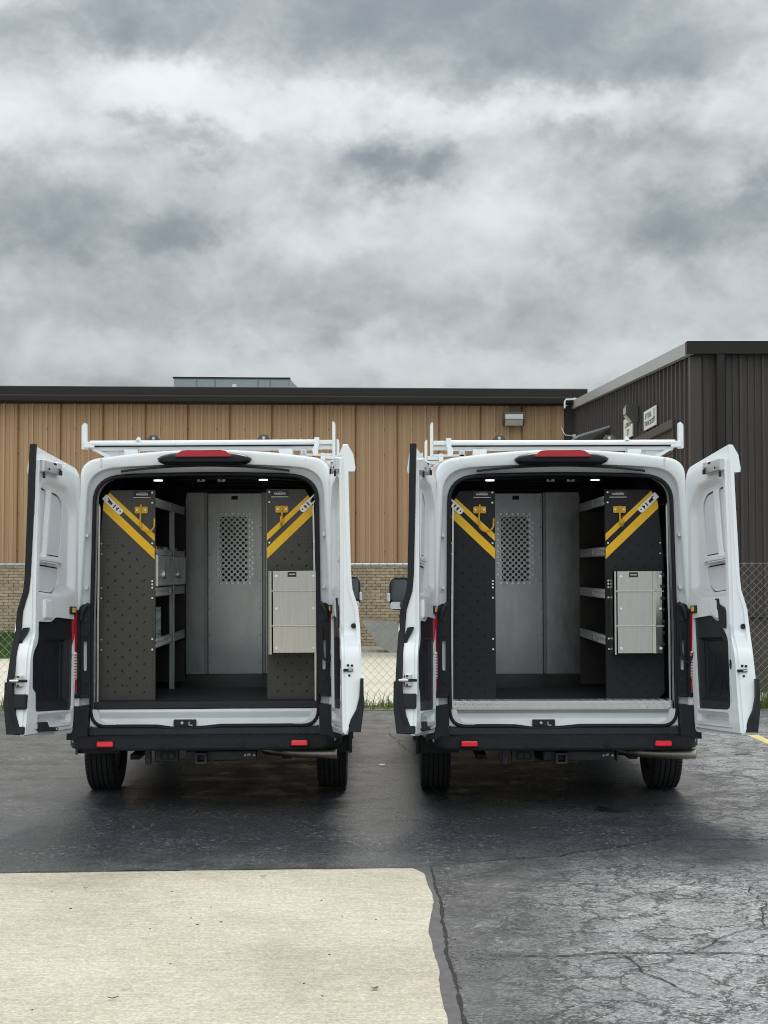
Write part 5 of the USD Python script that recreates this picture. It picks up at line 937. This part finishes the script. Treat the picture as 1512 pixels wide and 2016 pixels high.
# left van
partition(CL, RL, -.483, -.282, .197, .50, 'grey steel partition with perforated window inside the left van')
u = fit('shelving_unit', 'black tread plate shelving with gold stripes on the left side of the left van', 'shelving', CL, RL)
end_panel(u, -.384, -.788, 2.249, -1, .0, True, .096, .235)
shelves(u, -.384, -.83, -1, .204, 1.93, (2.135, 1.765, 1.485, 1.115), upright=1.17)
u = fit('shelving_unit', 'black tread plate shelving with gold stripes on the right side of the left van', 'shelving', CL, RL)
end_panel(u, .422, .782, 2.251, 1, .0, False, .108, .245)
shelves(u, .422, .83, 1, .204, 1.93, (2.135, 1.765, 1.485, 1.115))
pocket(CL, RL, .438, .778, 'aluminium three section pocket with clean front, on the right shelving of the left van')
# right van
partition(CR, RR_, -.50, -.30, .163, .503, 'grey steel partition with perforated window inside the right van')
u = fit('shelving_unit', 'black tread plate shelving with gold stripes on the left side of the right van', 'shelving', CR, RR_)
end_panel(u, -.454, -.792, 2.243, -1, .0, True, .110, .235, 'shelf_panel_shaded')
shelves(u, -.454, -.83, -1, .204, 1.93, (2.135, 1.765, 1.485, 1.115))
u = fit('shelving_unit', 'black tread plate shelving with gold stripes on the right side of the right van', 'shelving', CR, RR_)
end_panel(u, .340, .755, 2.249, 1, .05, False, .102, .245, 'shelf_panel_shaded')
shelves(u, .340, .80, 1, .204, 1.62, (2.145, 1.775, 1.470, 1.135))
pocket(CR, RR_, .368, .724, 'aluminium three section pocket with black clips, on the right shelving of the right van', True)
# things on the left van's shelves
c = fit('wall_cabinet', 'grey steel cabinet with two latched doors on the left shelving of the left van', 'cabinet', CL, RL)
obj('case', G().cbox(-.76, -.376, .23, 1.86, 1.555, 1.785, .004), 'partition_trim', c, smooth=False)
for a, b in ((.245, .86), (.88, 1.845)):
    d_ = obj('cabinet_door', G().cbox(-.374, -.366, a, b, 1.56, 1.78, .003), 'partition_grey', c, smooth=False); m_ = (a + b) / 2
    obj('latch', G().cbox(-.366, -.352, m_ - .06, m_ + .06, 1.655, 1.675, .004).cyl((-.366, m_ - .04, 1.64), (-.350, m_ - .04, 1.64), .03, 12).cyl((-.366, m_ + .04, 1.64), (-.350, m_ + .04, 1.64), .03, 12), 'zinc', d_)
obj('door_edge', G().cbox(-.386, -.362, .226, .240, 1.555, 1.785, .003), 'aluminium', c, smooth=False)
r = np.random.default_rng(3); y = .30; i = 0
nm = ['nearest', 'second', 'third', 'fourth', 'fifth', 'sixth', 'seventh', 'farthest']
pbr('bin_brown', (.30, .17, .09), .6, noise=(20, .3))
while y < 1.8 and i < 8:
    w = .17; h = .055; bn = fit('parts_bin', f'small brown parts bin above the grey cabinet, {nm[i]} of the row', 'bin', CL, RL)
    obj('bin_tray', G().box(-.75, -.41, y, y + .004, 1.795, 1.795 + h).box(-.75, -.41, y + w - .004, y + w, 1.795, 1.795 + h).box(-.414, -.41, y, y + w, 1.795, 1.795 + h * .7).box(-.75, -.41, y, y + w, 1.793, 1.797), 'bin_brown' if i % 3 else 'shelf_aluminium', bn, smooth=False)
    obj('bin_label', G().box(-.4095, -.4085, y + .03, y + w - .03, 1.805, 1.825), 'label_ink', bn, smooth=False); y += w + .02; i += 1
dv = fit('divider_rack', 'grey slotted divider rack standing on the lowest shelf of the left van', 'rack', CL, RL)
for yy in (.26, .42, .58):
    fr = sbox(-.74, 1.12, -.40, 1.40)
    for q in range(3): fr = fr.difference(rsq(-.72, -.42, 1.145 + q * .082, 1.145 + q * .082 + .058, .008))
    obj('divider_frame', G().prism(fr, yy, yy + .006, 'xz').prism(LineString([(yy, 1.12), (yy, 1.40)]).buffer(.004, cap_style='flat'), -.404, -.396, 'yz'), 'partition_trim', dv, smooth=False)
for q in range(4): obj('divider_bar', G().cbox(-.402, -.394, .26, .58, 1.125 + q * .085, 1.145 + q * .085, .002), 'partition_trim', dv, smooth=False)

# ------------------------------------------------------------------ ladder racks
def ladder_rack(cx, roty, m, label):
    t = fit('ladder_rack', label, 'ladder rack', cx, roty, 'white ladder racks on the van roofs'); X = lambda a, b: (min(m * a, m * b), max(m * a, m * b))
    for k, yy in enumerate((.30, 1.75, 3.1)):
        cb_ = obj('crossbar', G().cbox(*X(-.85, .79), yy - .02, yy + .03, 2.541, 2.570, .003), 'white_metal', t)
        if k == 0:
            obj('rotor_tube', G().cyl((m * -.86, yy - .035, 2.596), (m * .78, yy - .035, 2.596), .0185, 14), 'white_metal', t)
            obj('shadow_seal', G().cbox(*X(-.85, .775), yy - .03, yy, 2.571, 2.578, .001), 'dark_gap', cb_)  # dark strip painted in for the shaded gap under the tube
        obj('end_post', G().prism(rpoly([(m * -.924, 2.553), (m * -.890, 2.553), (m * -.890, 2.735), (m * -.903, 2.747), (m * -.924, 2.725)], .004, 3), yy - .03, yy + .02, 'xz'), 'white_metal', t)
        obj('end_bracket', G().cbox(*X(-.905, -.83), yy - .05, yy + .02, 2.562, 2.606, .004).prism([(m * -.875, 2.605), (m * -.835, 2.616), (m * -.79, 2.598), (m * -.79, 2.585), (m * -.87, 2.585)], yy - .03, yy + .0, 'xz'), 'white_metal', t)
        obj('slanted_strut', G().prism([(m * -.862, 2.558), (m * -.835, 2.566), (m * -.700, 2.497), (m * -.735, 2.483)], yy - .028, yy + .01, 'xz'), 'white_metal', t)
        obj('gusset', G().prism([(m * -.82, 2.548), (m * -.60, 2.548), (m * -.60, 2.505), (m * -.70, 2.500)], yy - .004, yy + .004, 'xz').box(*X(-.665, -.655), yy - .012, yy - .004, 2.505, 2.54), 'white_metal', t)
        obj('end_post', G().prism(rpoly([(m * .894, 2.495), (m * .916, 2.495), (m * .916, 2.728), (m * .905, 2.747), (m * .894, 2.745)], .004, 3), yy - .03, yy + .02, 'xz'), 'white_metal', t)
        obj('drop_arm', G().prism(rpoly([(m * .756, 2.498), (m * .790, 2.498), (m * .792, 2.56), (m * .800, 2.58), (m * .800, 2.630), (m * .764, 2.630), (m * .764, 2.57), (m * .748, 2.545)], .006, 3), yy - .055, yy - .020, 'xz'), 'white_metal', t)
        obj('arm_bar', G().cbox(*X(.80, .90), yy - .03, yy + .01, 2.582, 2.612, .003).cbox(*X(.66, .90), yy - .03, yy + .0, 2.497, 2.514, .003).cbox(*X(.60, .90), yy - .015, yy + .015, 2.546, 2.574, .003), 'white_metal', t)
        for fx in (-.565, .555): obj('foot', G().prism([(m * (fx - .05), 2.548), (m * (fx + .05), 2.548), (m * (fx + .052), 2.508 if fx > 0 else 2.512), (m * (fx - .045), 2.502)], yy - .05, yy + .05, 'xz'), 'white_metal', t)
        obj('foot', G().cbox(*X(.665, .705), yy - .03, yy + .03, 2.49, 2.548, .003), 'white_metal', t)
        for fx in (-.52, .545, .685): obj('bolt_head', G().cyl((m * fx, yy - .026 if abs(fx) < .6 else yy - .036, 2.556 if abs(fx) < .6 else 2.528), (m * fx, yy - .02, 2.556 if abs(fx) < .6 else 2.528), .009, 8), 'zinc', t)
        for ex_ in (-.41, .392):
            e = Polygon([(ex_ - .055, 2.61), (ex_ + .055, 2.61), (ex_ + .026, 2.655), (ex_ - .026, 2.655)])
            if k == 0: obj('tie_eyelet', G().prism(e.difference(Point(ex_, 2.634).buffer(.013)), yy + .01, yy + .03, 'xz'), 'lamp_bronze', t); obj('eyelet_bolt', G().cyl((ex_, yy + .012, 2.634), (ex_, yy + .028, 2.634), .012, 10), 'zinc', t)
    for sx in (-.56, .56): obj('side_rail', G().cbox(sx - .02, sx + .02, .365, 3.2, 2.500, 2.54, .004), 'white_metal', t)
    obj('rear_stop', G().prism([(m * -.53, 2.612), (m * -.495, 2.612), (m * -.495, 2.632), (m * -.51, 2.640)], .24, .27, 'xz'), 'white_metal', t)
ladder_rack(CL, RL, 1, 'white ladder rack on the roof of the left van')
ladder_rack(CR, RR_, -1, 'white ladder rack on the roof of the right van')
